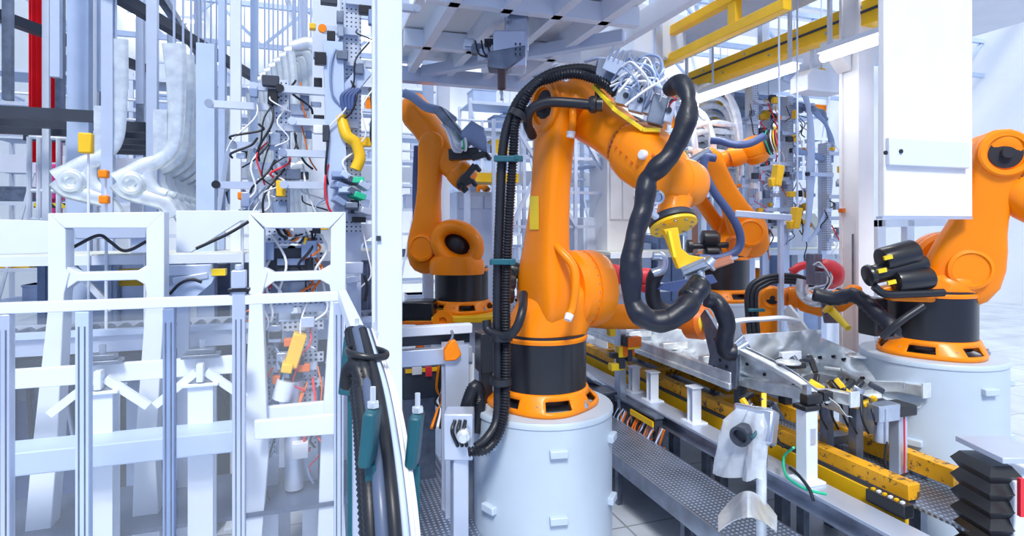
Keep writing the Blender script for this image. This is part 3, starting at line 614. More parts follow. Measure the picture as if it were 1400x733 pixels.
p = PZ(1222, 618, .86); t = thing('stop_device', 'small black stop device with chrome coil between the rail ends', 'stop device', p)
MB().bb(p-V((.12, .10, 0)), p+V((.12, .10, .02))).build('plate', 'steel', t)
for dx in (-.07, .0, .07): MB().bb(p+V((dx-.02, -.05, .02)), p+V((dx+.02, .05, .15+dx*.3))).build('block', 'black', t, bev=.006)
MB().tube([p+V((-.28, .08, .08)), p+V((-.2, .08, .10)), p+V((-.1, .05, .1))], .03, 10, rib=.004, pitch=.02).build('spring', 'galv', t)
# manifold boxes beside the walkway
t = thing('cable_duct', 'long covered cable duct box beside the walkway with hanging cables', 'cable duct', (3.78, 5.3, 0))
a = PX(848, 530, 3.76); b = PX(905, 558, 3.76)
MB().bb((3.67, b.y, .80), (3.79, a.y, .825)).build('cover', 'darksteel', t, bev=.004)
MB().bb((3.69, b.y+.02, .66), (3.78, b.y+.05, .80)).bb((3.70, b.y+.03, .68), (3.78, a.y-.02, .80)).build('tray', 'dark', t)
MB().bb((3.665, b.y+.05, .70), (3.685, b.y+.55, .765)).build('terminal_strip', 'yellow', t)
for y in (b.y+.1, a.y-.2): MB().bb((3.74, y, 0), (3.8, y+.06, .68)).build('leg', 'darksteel', t)
for k in range(34):
    y = b.y-.15+(a.y-b.y+.3)*k/33; z0 = .72; sg = rr.uniform(.2, .45)
    MB().tube([(3.72, y, z0), (3.66+rr.uniform(-.02, .03), y+.05, z0-sg*.6), (3.70, y+rr.uniform(-.1, .2), z0-sg), (3.8, y+.12, z0-sg*.8)], rr.choice((.007, .011, .014)), 6).build('cable', rr.choice(('rubber', 'rubber', 'dark', 'copper', 'paleblue', 'orange_dark')), t, ang=80)
t = thing('cable_duct', 'short grey duct box at the far end of the walkway cables', 'cable duct', (3.78, a.y+.5, 0))
MB().bb((3.55, a.y+.12, .78), (3.79, a.y+.75, .82)).build('cover', 'darksteel', t, bev=.004); MB().bb((3.6, a.y+.2, .0), (3.78, a.y+.7, .78)).build('body', 'steel', t, bev=.006)
tag(MB().sheet(lambda u, v: (3.2+.6*u, 7.2+.9*v, .92+.10*math.sin(u*5+v*2)-.08*v), 10, 10, .01).build('protective_sheet', 'galv'), 'crumpled silver sheet lying behind the duct box by large robot', 'sheet')
t = thing('valve_station', 'yellow and black valve group behind the large robot drum', 'valve group', P(848, 470, 7.4))
for k in range(12):
    c = P(832+rr.random()*36, 445+rr.random()*60, 7.4); MB().box(c, (rr.uniform(.06, .2), .1, rr.uniform(.05, .16))).build('valve', rr.choice(('yellow', 'black', 'dark', 'lemon', 'darksteel', 'orange_dark')), t, bev=.006)
MB().beam(P(850, 440, 7.5), V((P(850, 440, 7.5).x, P(850, 440, 7.5).y, 0)), .08).build('post', 'steel', t)
for (px, py, hh) in ((838, 498, .5), (900, 590, .2), (935, 610, .2), (915, 585, .25), (960, 626, .2), (975, 640, .15)):
    pass
# pit pieces on the dark ground between walkway and beam
tag(MB().bb((3.66, 1.6, .30), (3.92, Y1, .32)).build('pit_cover', 'dark'), 'dark cover in the trench between walkway and steel beam', 'trench cover')
for i, (y, lb) in enumerate(((3.5, 'grey motor in the trench below the wrapped sensor'), (4.35, 'grey motor in the trench left of the wrapped sensor'))):
    m = MB().lathe((3.78, y, .40), V((0, 1, 0)), [(0, .03), (.02, .07), (.22, .07), (.24, .04), (.3, .04)], 20); m.bb((3.74, y+.02, .32), (3.82, y+.22, .37)); tag(m.build('trench_motor', 'darksteel'), lb, 'motor')
hose('ground_cable', 'green cable lying near the foot of the tall white post', 'cable', [PZ(1085, 612, 1.15), PZ(1072, 625, 1.0), PZ(1075, 650, .95), PZ(1100, 668, .95), PZ(1130, 676, .95)], .011, 'green')
hose('ground_cable', 'black cable curling near the foot of the tall white post', 'cable', [PZ(1080, 640, .97), PZ(1092, 650, .98), PZ(1106, 668, .97), PZ(1112, 684, .96)], .013, 'rubber')
t = thing('terminal_block', 'black terminal block with yellow pins at the near rail end', 'terminal block', (4.12, 3.25, .94))
MB().bb((4.09, 3.14, .85), (4.19, 3.46, .95)).build('body', 'black', t, bev=.008)
for k in range(6): MB().bb((4.11, 3.17+.048*k, .95), (4.14, 3.19+.048*k, .965)).build('pin', 'yellow' if k % 2 else 'cap', t)
# wrapped sensor on a post
p = P(1041, 600, 3.75)
t = thing('wrapped_sensor', 'sensor head wrapped in clear plastic film on a chrome post', 'sensor', (p.x, p.y, 0))
MB().cyl((p.x, p.y, 0), (p.x, p.y, p.z+.02), .032).cyl((p.x, p.y, 0), (p.x, p.y, .02), .12).build('post', 'galv', t)
MB().lathe((p.x, p.y, p.z-.12), UP, [(0, .036), (.03, .04), (.05, .036)], 16).build('collar', 'black', t)
MB().box(P(1032, 580, 3.8), (.26, .22, .14), frame(D3(-.5, -.6, .3))).build('head', 'steel', t, bev=.02)
MB().lathe(P(1020, 590, 3.75), D3(-.7, -.7, -.1), [(0, .06), (.1, .065), (.1, .045), (.06, .04)], 24).build('lens', 'dark', t)
def film(u, v):
    a = u*2*PI; r = .135+.04*math.sin(3*a)+.02*math.sin(7*a+v*4)+.07*v
    c = P(1032, 566+v*62, 3.8)+D3(-.03*v*4*math.cos(a-.3) , 0, 0)
    return c+RT*(r*math.cos(a)*(1.0 if v > .02 else .6)-.10*v)+FW*(r*.8*math.sin(a)*(1.0 if v > .02 else .6))+UP*(.05*math.sin(2*a+1)*v+(.0 if v > .1 else .03))-UP*(.16*v*max(0, -math.cos(a)))
MB().sheet(film, 40, 8, .002).build('plastic_film', 'film', t)
MB().tube([P(1020, 592, 3.7), P(1028, 598, 3.65), P(1035, 590, 3.66)], .010).build('cable', 'teal', t)
t = thing('foil_cover', 'crumpled foil cover at the foot of the chrome post', 'cover', PZ(1010, 700, .95))
MB().sheet(lambda u, v: P(982+u*80, 706-34*math.sin(u*PI)*(1-v*.4)+v*22, 3.7-.3*v+.1*math.sin(u*9)), 16, 6, .004).build('foil', 'galv', t)
# bellows unit at the right corner
a = PZ(1318, 690, .7); c = P(1372, 660, 4.1)
t = thing('bellows_unit', 'white machine block with black bellows at the lower right corner', 'machine', (c.x, c.y, 0))
m = MB(); R = []
for k in range(19):
    z = .3+k*.06; w_ = .04 if k % 2 else .0
    q = P(1346, 660, 4.1); R.append([V((q.x, q.y, z))+D3(sx*(.07+w_), sy*(.14+w_), 0) for sx, sy in ((-1, -1), (1, -1), (1, 1), (-1, 1))])
m.rings(R).build('bellows', 'black', t, ang=20)
MB().box(P(1396, 760, 4.1), (.4, .36, 1.2), (RT, FW, UP)).build('body', 'white', t, bev=.01)
MB().box(P(1372, 618, 4.1)+UP*.02, (.36, .42, .04), (RT, FW, UP)).build('top_plate', 'alu', t, bev=.005)
MB().box(P(1396, 680, 3.86), (.03, .03, .25), (RT, FW, UP)).build('handle', 'red', t)

t = thing('welding_tool', 'yellow stick tool touching the far side of the body front', 'robot tool', P(1150, 440, 6.2))
MB().cyl(P(1136, 424, 6.3), P(1160, 449, 6.0), .045, .03).build('arm', 'lemon', t)
MB().lathe(P(1134, 422, 6.3), D3(-.6, .2, .6), [(0, .07), (.03, .07), (.03, 0)], 20).build('disc', 'yellow', t)
t = thing('upright_bracket', 'dark grey plate bracket standing behind the crossbar of the body', 'bracket', P(1128, 440, 6.5))
m = MB(); a = [P(px, py, 6.5) for px, py in ((1122, 408), (1134, 404), (1152, 436), (1150, 442), (1128, 442))]; m.rings([a, [p+FW*.03 for p in a]]); m.build('plate', 'darksteel', t, bev=.003)
# ------------------------------------------------------------------ the car body
t = thing('car_floor_frame', 'bare silver car floor and front frame riding on the yellow rails', 'car body', (4.62, 5.8, 1.05))
CX = 4.63
def nz(x, y, s=1.0): return noise.noise(V((x*3.1*s, y*3.1*s, 3.3)))
def floor_fn(u, v):
    x = 4.10+1.06*u; y = 5.0+3.3*v; z = 1.44
    z += .02*math.sin(x*26)*(1 if .15 < u < .85 else 0)*(1 if (v*3) % 1 > .15 else 0)
    if abs(x-CX) < .11: z += .13*math.cos((x-CX)/.11*PI/2)
    for a, b in ((.18, .42), (.5, .75)):
        if a < v < b and (.1 < u < .38 or .62 < u < .9): z -= .045*min(1, 14*(v-a))*min(1, 14*(b-v))
    return V((x, y, z+.008*nz(x, y, 2)))
MB().sheet(floor_fn, 44, 66, .006).build('floor_pan', 'galv', t, ang=60)
for sx in (-1, 1):
    X0 = CX+sx*.57
    MB().bb((X0-.05, 4.95, 1.33), (X0+.05, 8.35, 1.40)).bb((X0-.015*1-.02, 4.95, 1.40), (X0-.02+.03, 8.35, 1.51)).build('sill', 'body_steel', t, bev=.012)
    for k in range(7): MB().bb((X0-sx*.04-.03, 5.3+.42*k, 1.40), (X0-sx*.04+.03, 5.32+.42*k, 1.50)).build('sill_rib', 'galv', t)
for k, y in enumerate((5.55, 6.35, 7.2, 8.0)):
    R = []
    MB().bb((4.14, y, 1.44), (4.52, y+.10, 1.535)).build('cross_member', 'galv', t, bev=.02); MB().bb((4.74, y, 1.44), (5.12, y+.10, 1.535)).build('cross_member', 'galv', t, bev=.02)
for x in (4.28, 4.98): MB().bb((x-.03, 5.0, 1.36), (x+.03, 8.2, 1.43)).build('floor_rail', 'body_steel', t, bev=.01)
# bulkhead
def bulk(u, v):
    x = 4.12+1.02*u; z = 1.40+.50*v; return V((x, 4.98-.16*v+.035*math.sin(u*19)*math.sin(v*7)+.05*math.cos(u*PI*2)*v, z+.02*math.sin(u*PI)))
MB().sheet(bulk, 36, 14, .006).build('bulkhead', 'body_steel', t, ang=60)
# dash cross tube
MB().tube([(4.07, 5.25, 1.93), (4.35, 5.20, 1.985), (4.63, 5.18, 1.99), (4.92, 5.20, 1.985), (5.2, 5.25, 1.93)], .028, 12, flat=1.6).build('crossbar', 'white', t)
for sx in (-1, 1):
    s_ = lambda x: CX+sx*x
    # hinge pillar
    pl = [(5.36, 1.33), (5.30, 1.62), (5.46, 2.02), (5.38, 2.10), (5.26, 2.0), (5.12, 1.86), (4.98, 1.78), (4.86, 1.72), (4.88, 1.38), (5.0, 1.30)]
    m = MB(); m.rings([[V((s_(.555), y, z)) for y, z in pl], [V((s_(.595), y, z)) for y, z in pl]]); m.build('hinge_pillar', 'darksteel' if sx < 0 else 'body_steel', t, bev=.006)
    for y, z in ((5.2, 1.8), (5.12, 1.6), (5.22, 1.5), (5.02, 1.55)): MB().lathe((s_(.597), y, z), V((sx, 0, 0)), [(0, .02), (.004, .02), (.004, 0)], 14).build('hole', 'dark_cavity', t)
    # fender apron: from the pillar towards the front, with the strut tower swelling inwards
    def apron(u, v, s_=s_):
        y = 5.05-1.32*u; z0 = 1.42-.02*u; z1 = 1.80-.30*u**1.3+.02*math.sin(u*9)
        z = z0+(z1-z0)*v; tower = math.exp(-((u-.52)/.24)**2)
        x = .40+.155*(1-u*.35)*v**.7+tower*(-.16*math.sin(v*PI*.9))+.012*nz(y, z*2, 2)
        if v < .1: x -= .03
        z += tower*.05*v
        return V((s_(x), y, z))
    MB().sheet(apron, 48, 22, .006).build('fender_apron', 'galv', t, ang=60)
    MB().rings([[V((s_(x+a), y, z+b)) for a, b in ((-.035, -.03), (.035, -.03), (.04, .02), (-.03, .03))] for x, y, z in ((.57, 5.06, 1.79), (.565, 4.75, 1.74), (.55, 4.45, 1.69), (.53, 4.2, 1.63), (.50, 4.0, 1.56), (.47, 3.86, 1.52))]).build('upper_rail', 'body_steel', t, bev=.008)
    MB().rings([[V((s_(.41+a*w_), y, z+b*h)) for a, b in ((-1, -1), (1, -1), (1, 1), (-1, 1))] for y, z, w_, h in ((5.0, 1.40, .05, .05), (4.6, 1.43, .048, .055), (4.2, 1.48, .045, .055), (3.9, 1.55, .042, .05), (3.68, 1.57, .042, .05))]).build('frame_rail', 'galv', t, bev=.008)
    MB().bb((s_(.41)-.05, 3.66, 1.51), (s_(.41)+.05, 3.675, 1.64)).build('end_plate', 'body_steel', t, bev=.003)
    MB().lathe((s_(.43), 4.36, 1.725), UP, [(0, .11), (.012, .11), (.02, .095), (.02, .055), (.0, .05), (-.01, 0)], 30).build('strut_cup', 'galv', t)
    for k, (u, v) in enumerate(((.15, .5), (.28, .35), (.3, .7), (.5, .3), (.62, .55), (.7, .3), (.78, .6), (.86, .4), (.42, .8))):
        q = apron(u, v); MB().lathe(q+V((sx*.006, 0, 0)), V((sx, 0, 0)), [(-.01, .016), (.006, .016), (.006, .008), (.006, 0)], 12).build('bolt_hole', 'dark_cavity', t)
        MB().lathe(q-V((sx*.02, 0, 0)), V((-sx, 0, 0)), [(-.01, .016), (.006, .016), (.006, .008), (.006, 0)], 12).build('bolt_hole', 'dark_cavity', t)
MB().bb((4.26, 4.05, 1.40), (5.0, 4.17, 1.46)).build('front_cross_member', 'body_steel', t, bev=.01)
for k in range(7):
    x = 4.35+.09*k; MB().beam((x, 4.95, 1.5+.03*(k % 3)), (x+.03, 4.72, 1.62+.04*(k % 2)), .04, .06).build('mount_bracket', ('galv', 'dark', 'steel')[k % 3], t, bev=.006)
MB().bb((4.5, 4.75, 1.55), (4.75, 4.8, 1.72)).build('tunnel_brace', 'white', t, bev=.006)
for y in (5.3, 6.6, 7.9):
    for x in (4.28, 4.93): 
        pass
for i, (x, y) in enumerate(((4.32, 5.15), (4.92, 5.15), (4.32, 7.6), (4.92, 7.6))):
    tag(MB().bb((x-.05, y-.05, 1.05), (x+.05, y+.05, 1.36)).build('skid_support', 'dark', bev=.006), 'dark support block holding the body above the %s rail, %s' % (('near', 'far')[i % 2], ('front', 'rear')[i//2]), 'support', 'supports between rails and body')

rr = random.Random(21); t = [o for o in COL.objects if o.name == 'car_floor_frame'][0]
for k in range(16):
    c = V((rr.uniform(4.32, 4.92), rr.uniform(4.5, 4.9), rr.uniform(1.45, 1.68))); x, y, z = frame(V((rr.uniform(-1, 1), rr.uniform(-1, 1), rr.uniform(-.4, .8))))
    MB().box(c, (.05, rr.uniform(.02, .06), rr.uniform(.08, .2)), (x, y, z)).build('engine_bay_bracket', rr.choice(('dark', 'darksteel', 'galv', 'body_steel', 'black')), t, bev=.005)
# ------------------------------------------------------------------ the building
def plates(m, polys, Y, th, fn=PY):
    for poly in polys:
        a = [fn(px, py, Y) for px, py in poly]; n = V((0, 1, 0)) if fn is PY else V((1, 0, 0))
        m.rings([[p-n*th/2 for p in a], [p+n*th/2 for p in a]])
    return m
# back wall with window bands
YB = 27.0
m = MB(); m.bb((-9, YB, 0), (26, YB+.2, 4.2)); m.bb((-9, YB, 7.2), (26, YB+.2, 13))
for x in (-9, -3, 3, 9, 15, 21): m.bb((x, YB, 4.2), (x+1.2, YB+.2, 7.2))
struct(m, 'wall_back', 'panel_white')
for i, x in enumerate((-7.8, -1.8, 4.2, 10.2, 16.2)):
    w_ = MB()
    for k in range(13): w_.bb((x+k*.4-.02, YB, 4.2), (x+k*.4+.02, YB+.08, 7.2))
    for k in range(7): w_.bb((x, YB, 4.2+k*.5-.02), (x+4.8, YB+.08, 4.2+k*.5+.02))
    o = struct(w_, 'window_%d' % (i+1), 'paleblue')
    MB().bb((x, YB+.09, 4.2), (x+4.8, YB+.11, 7.2)).build('pane', 'glass', o)
struct(MB().bb((-9.2, -3, 0), (-9, YB, 13)), 'wall_left', 'panel_white')
struct(MB().bb((26, -3, 0), (26.2, YB, 13)), 'wall_right', 'panel_white')
m = MB()
for y in [1+2.6*k for k in range(10)]: m.bb((-9, y, 12.2), (26, y+.25, 12.7))
for x in [-8+3.4*k for k in range(11)]: m.bb((x, -3, 12.7), (x+.2, YB, 12.9))
struct(m, 'ceiling', 'white')
for i, y in enumerate((6.2, 11.4, 16.6, 21.8)):
    for xx in range(1):
        m = MB(); m.beam((-9, y, 9.2), (26, y, 9.2), .16); m.beam((-9, y, 10.6), (26, y, 10.6), .16)
        for k in range(24): m.beam((-9+1.46*k, y, 9.2 if k % 2 else 10.6), (-9+1.46*(k+1), y, 10.6 if k % 2 else 9.2), .09)
        tag(m.build('roof_truss', 'paleblue'), ('pale steel roof truss nearest above the line', 'second pale roof truss from the front', 'third pale roof truss from the front', 'farthest pale roof truss before the window wall')[i], 'truss', 'roof trusses')

# ------------------------------------------------------------------ far racks, walkways and boxes
def grid_rack(label, x0, x1, y, z1, bay=1.4, lvl=.7, dep=1.2, mt='white', fill=.6, group='storage racks at the back', seed=1, diag=True):
    t = thing('storage_rack', label, 'rack', ((x0+x1)/2, y, 0), group); n = max(1, round((x1-x0)/bay)); rr = random.Random(seed)
    for k in range(n+1):
        x = x0+(x1-x0)*k/n
        m = MB(); m.bb((x-.04, y-.04, 0), (x+.04, y+.04, z1)); m.build('upright', mt, t)
        MB().bb((x-.04, y+dep-.04, 0), (x+.04, y+dep+.04, z1)).build('upright', mt, t)
    z = lvl; lv = []
    while z < z1:
        MB().bb((x0, y-.05, z-.05), (x1, y-.01, z+.03)).build('shelf_beam', mt, t)
        MB().bb((x0, y, z-.01), (x1, y+dep, z+.015)).build('shelf', 'paleblue', t); lv.append(z); z += lvl
    if diag:
        for k in range(n): 
            a = rr.random() < .5; MB().beam((x0+(x1-x0)*k/n, y-.03, .3 if a else z1-.2), (x0+(x1-x0)*(k+1)/n, y-.03, z1-.2 if a else .3), .05).build('brace', mt, t)
    return lv, t
BINC = [('midblue', 'blue'), ('alu', 'grey'), ('paleblue', 'pale blue'), ('yellow', 'yellow'), ('darksteel', 'dark grey'), ('orange', 'orange'), ('white', 'white'), ('red', 'red')]
def bins(lv, x0, x1, y, name, seed, density=.6, h=.45):
    rr = random.Random(seed); cnt = 0
    for z in lv:
        x = x0+.1; pos = 0
        while x < x1-.5:
            w_ = rr.uniform(.25, .7)
            if rr.random() < density:
                mt, cn = rr.choices(BINC, (3, 4, 4, 1.2, 2, .8, 3, .4))[0]; hh = rr.uniform(.15, h)
                m = MB(); m.bb((x, y+.08, z+.015), (x+w_, y+.7, z+.015+hh)); m.bb((x-.015, y+.065, z+hh-.03), (x+w_+.015, y+.715, z+hh+.015))
                cnt += 1; tag(m.build('storage_box', mt), '%s box, %s shelf up, %s along %s' % (cn, ORD[lv.index(z)], ORD[pos], name), 'box', '%s boxes on %s' % (cn, name)); pos += 1
            x += w_+rr.uniform(.05, .3)
for i, (x0, x1, y, z1, nm) in enumerate(((-6.5, -1.2, 15, 6.4, 'the far left rack'), (-.4, 3.4, 17, 7.2, 'the rack behind the left robot'), (3.9, 8.0, 15.0, 6.4, 'the rack behind the large robot'), (9.0, 14.5, 13.5, 7.0, 'the rack at the far right'))):
    lv, t = grid_rack('tall pale lattice rack, %s' % nm, x0, x1, y, z1, seed=i+3); bins(lv, x0, x1, y, nm, 20+i, .62)
# second level walkway with railings behind the robots
def railing(label, a, b, h=1.1, n=8, mt='white'):
    a, b = V(a), V(b); t = thing('railing', label, 'railing', (a+b)/2)
    for k in range(n+1): p = a.lerp(b, k/n); MB().cyl(p, p+UP*h, .03, n=8).build('post', mt, t)
    for z in (.4, .75, h): MB().cyl(a+UP*z, b+UP*z, .025, n=8).build('rail', mt, t)
t = thing('mezzanine', 'pale upper walkway crossing the hall behind the robots', 'walkway', (3, 12.5, 0))
MB().bb((-7, 11.9, 4.0), (12, 13.1, 4.14)).build('deck', 'paleblue', t)
MB().bb((-7, 11.85, 3.9), (12, 11.92, 4.2)).build('edge_beam', 'white', t)
for x in (-6.5, -3.2, .2, 3.2, 6.2, 9.2): MB().bb((x, 12.4, 0), (x+.16, 12.56, 4.0)).build('post', 'white', t)
railing('white railing along the upper walkway behind the robots', (-7, 11.95, 4.14), (12, 11.95, 4.14), n=22)
# scaffold stair under the large arm
t = thing('stair_scaffold', 'white lattice stair scaffold seen through the large robot arm', 'scaffold', (3.7, 9.8, 0))
for x in (3.15, 3.75, 4.35, 4.95):
    for y in (9.4, 10.4): MB().bb((x-.03, y-.03, 0), (x+.03, y+.03, 5.0)).build('upright', 'alu', t)
for z in (.6, 1.2, 1.8, 2.4, 3.0, 3.6, 4.2, 4.8): MB().bb((3.15, 9.38, z-.025), (4.95, 9.42, z+.025)).build('rail', 'alu', t)
for a, b in (((3.15, 2.2), (3.75, 1.0)), ((3.15, 4.8), (4.35, 3.0)), ((3.75, 3.0), (4.95, 1.2)), ((3.15, 3.0), (3.75, 4.2)), ((4.35, 4.8), (4.95, 3.9))): MB().beam((a[0], 9.36, a[1]), (b[0], 9.36, b[1]), .06).build('brace', 'alu', t)
for k in range(8): MB().bb((3.2+.2*k, 9.6, 2.4+.24*k), (3.45+.2*k, 10.2, 2.43+.24*k)).build('tread', 'paleblue', t)
# ------------------------------------------------------------------ overhead platform, gantry beams, ceiling panels
t = thing('overhead_platform', 'pale ribbed platform hanging above the robots', 'platform', P(690, 90, 9))
a, b = PY(556, 104, 7.4), PY(742, 120, 7.4); z0 = a.z
MB().bb((a.x-.2, 7.3, z0-.08), (b.x+1.9, 7.45, z0+.1)).build('edge_beam', 'alu', t)
MB().bb((a.x-.2, 3.2, z0+.22), (b.x, 7.4, z0+.26)).build('deck', 'white_warm', t)
for k in range(5): x = a.x+.48*k; MB().bb((x, 3.3, z0+.02), (x+.09, 7.35, z0+.22)).build('joist', 'white', t)
for k in range(3): MB().bb((a.x-.2, 3.6+1.3*k, z0+.02), (b.x, 3.7+1.3*k, z0+.2)).build('cross_joist', 'white', t)
MB().beam((a.x+.2, 7.3, z0+.05), (a.x+1.9, 5.3, z0+.05), .12).build('brace', 'alu', t)
for x in (a.x-.1, b.x+1.7): MB().bb((x, 7.3, z0+.16), (x+.12, 7.42, 12.2)).build('hanger', 'alu', t)
t = thing('duct_run', 'large pale sloping ceiling duct above the large robot', 'duct', P(760, 80, 9.5))
MB().beam(P(690, 90, 12.0), P(905, 45, 8.5), 1.1, .7).build('duct', 'white', t, bev=.03)
MB().beam(P(700, 112, 11.8), P(840, 128, 9.2), .25, .2).build('side_beam', 'alu', t)
for f in (.2, .5, .8): q = P(690, 90, 12.0).lerp(P(905, 45, 8.5), f); MB().cyl(q, V((q.x, q.y, 12.2)), .03).build('hanger', 'alu', t)
# spindle unit
t = thing('spindle_unit', 'grey head with dark spindle hanging from the top above the left robot', 'spindle unit', P(690, 95, 5.4))
q = P(697, 72, 5.4)
MB().box(q, (.30, .26, .34), (RT, FW, UP)).build('head_block', 'alu', t, bev=.02)
MB().box(P(706, 40, 5.5), (.22, .3, .5), (RT, FW, UP)).build('slide', 'steel', t, bev=.02)
MB().box(P(706, 10, 5.6)+UP*3.2, (.14, .14, 6.6), (RT, FW, UP)).build('mast', 'alu', t)
MB().prism([(-.2, .06), (.14, .12), (.14, .02), (-.02, -.1), (-.2, -.08)], P(697, 84, 5.35), RT, UP, .2).build('foot', 'darksteel', t, bev=.01)
MB().lathe(P(686, 90, 5.3), -UP, [(0, .045), (.01, .040), (.21, .038), (.22, .02)], 20).build('spindle', 'brown', t)
MB().lathe(P(686, 123, 5.4), -UP, [(0, .018), (.03, .02), (.05, .012), (.08, .012), (.085, .02), (.1, .008)], 14).build('tip', 'steel', t)
for k in range(6):
    MB().box(P(642+k*9, 60+(k % 3)*8, 5.5), (.09, .1, .07+.02*(k % 3)), (RT, FW, UP)).build('valve', ('steel', 'darksteel', 'alu', 'black', 'cap', 'galv')[k], t, bev=.006)
MB().beam(P(634, 64, 5.55), P(690, 66, 5.5), .07, .06).build('arm', 'alu', t)
for k in range(4): MB().tube([P(650+k*8, 56, 5.4), P(655+k*8, 74, 5.3), P(672+k*6, 80, 5.3), P(690, 96+k*2, 5.3)], .009, 6).build('cable', 'rubber', t, ang=80)
for k in range(6): MB().lathe(P(705+(k % 2)*6, 60+7*(k//2), 5.2), -FW, [(-.02, .008), (.012, .008), (.012, 0)], 8).build('bolt', 'dark', t)
# yellow gantry
t = thing('gantry_beam', 'long yellow overhead beam with dark slot, running to the right', 'gantry beam', (6.3, 7, 5.4))
MB().bb((6.2, 3.2, 5.40), (6.42, 10.8, 5.70)).build('beam', 'yellow', t, bev=.01)
MB().bb((6.185, 3.6, 5.545), (6.2, 10.6, 5.575)).build('slot', 'dark', t)
for k in range(14): MB().lathe((6.2, 3.8+.5*k, 5.63 if k % 2 else 5.47), V((-1, 0, 0)), [(-.01, .018), (.014, .018), (.014, 0)], 8).build('bolt', 'steel', t)
for y in (4, 7, 10): MB().bb((6.26, y, 5.7), (6.36, y+.1, 9.2)).build('hanger', 'alu', t)
t = thing('gantry_frame', 'yellow overhead frame of parallel beams at the upper middle', 'gantry frame', (5.0, 9, 5.4))
for x, z in ((5.0, 5.42), (5.0, 5.82), (4.62, 5.95)): MB().bb((x-.06, 5.2, z), (x+.06, 11.2, z+.13)).build('beam', 'yellow', t, bev=.008)
for y in (6.0, 7.6, 9.2, 10.6): MB().bb((4.95, y, 5.5), (5.05, y+.14, 5.9)).build('web_post', 'yellow', t)
q = P(838, 72, 10.2); MB().bb((q.x-.1, q.y-.1, 5.1), (q.x+.1, q.y+.1, 9.2)).build('corner_post', 'yellow', t, bev=.01)
for y in (6.2, 10): MB().bb((4.96, y, 5.95), (5.04, y+.08, 9.2)).build('hanger', 'alu', t)
tag(MB().bb((6.5, 2.6, 5.62), (8.6, 10.8, 5.74)).build('ceiling_panel', 'white'), 'flat white overhead panel right of the long yellow beam', 'overhead panel')
tag(MB().bb((5.2, 3.0, 5.9), (6.1, 9.8, 5.98)).build('ceiling_panel', 'paleblue'), 'pale grey overhead panel between the yellow frame and yellow beam', 'overhead panel')
# light tubes
for i, (y0, y1, lb) in enumerate(((5.75, 8.1, 'bright white fluorescent tube lamp left of the right column'), (4.5, 5.35, 'short bright tube lamp above the right column'))):
    t = thing('tube_lamp', lb, 'lamp', (5.66, (y0+y1)/2, 5.0)); x = 5.66
    MB().cyl((x, y0, 4.98), (x, y1, 4.98), .05, n=16).build('tube', 'lamp', t)
    MB().bb((x-.09, y0-.03, 5.03), (x+.09, y1+.03, 5.09)).build('housing', 'white', t, bev=.01)
    for y in (y0+.1, y1-.1): MB().bb((x-.02, y-.02, 5.09), (x+.02, y+.02, 5.9)).build('hanger', 'alu', t)
    L = bpy.data.lights.new('tube_light', 'AREA'); L.shape = 'RECTANGLE'; L.size = .12; L.size_y = y1-y0; L.energy = 10*(y1-y0); L.color = (1, .98, .95)
    lo = bpy.data.objects.new('tube_light', L); COL.objects.link(lo); lo.parent = t; lo.location = (0, 0, -.12)
# ------------------------------------------------------------------ columns
def column(label, ps, px0, px1, Y, mt='white', z1=12.2, name='column'):
    a, b = PY(px0, 300, Y), PY(px1, 300, Y); c = (a.x+b.x)/2; Yb = PX(ps, 300, a.x).y
    t = thing(name, label, 'column', (c, Y, 0))
    MB().bb((a.x, Y, .02), (b.x, Y+.04, z1)).bb((a.x, Yb-.04, .02), (b.x, Yb, z1)).bb((a.x+.02, Y+.04, .02), (b.x-.02, Yb-.04, z1)).build('shaft', mt, t, bev=.004)
    MB().bb((a.x-.08, Y-.08, 0), (b.x+.08, Yb+.08, .03)).build('base_plate', mt, t)
    return t, a.x, b.x
t, x0, x1 = column('thick white column between the left cells and the left robot', 508, 516, 550, 4.1, 'white')
MB().box(PY(517.5, 326, 4.09), (.03, .02, .035)).build('switch', 'dark', t)
t, x0, x1 = column('thick white column standing behind the car body on the right', 1147, 1174, 1195, 5.3, 'white_warm')
MB().prism([(0, 0), (-.28, 0), (-.28, -.06), (0, -.36)], (x0, 5.5, 5.25), V((1, 0, 0)), UP, .2).build('bracket', 'white_warm', t, bev=.006)
p = PX(1166, 325, x0-.012); MB().cyl((x0-.012, p.y, PX(1166, 400, x0).z), (x0-.012, p.y, PX(1166, 320, x0).z), .012).build('conduit', 'darksteel', t)
MB().box(PX(1151, 288, x0-.02), (.05, .06, .05)).build('sensor', 'orange_dark', t)
t = thing('hanging_cabinet', 'white cabinet block with two dark bolts hanging at the right edge', 'cabinet', PY(1250, 296, 3.6))
a = PY(1209, 296, 3.6); b = PY(1330, 49, 3.6)
MB().bb((a.x, 3.6, a.z), (b.x, 3.66, 6.2)).build('body', 'white_warm', t, bev=.01)
MB().bb((a.x+.01, 3.56, PY(1205, 226, 3.6).z), (b.x-.1, 3.6, PY(1205, 188, 3.6).z)).build('cover', 'white', t, bev=.008)
for px, py in ((1210, 209), (1231, 207)): MB().lathe(PY(px, py, 3.56), V((0, -1, 0)), [(0, .018), (.012, .018), (.012, 0)], 14).build('bolt', 'black', t)
MB().bb((a.x-.02, 3.6, a.z-.02), (b.x, 3.66, a.z)).build('bottom_flange', 'alu', t)
MB().bb((a.x+.25, 3.62, 6.2), (b.x-.25, 3.65, 12.2)).build('hanger', 'alu', t)
t = thing('frame_gate', 'white welded frame below the hanging cabinet at the right', 'frame', PY(1215, 400, 6.6))
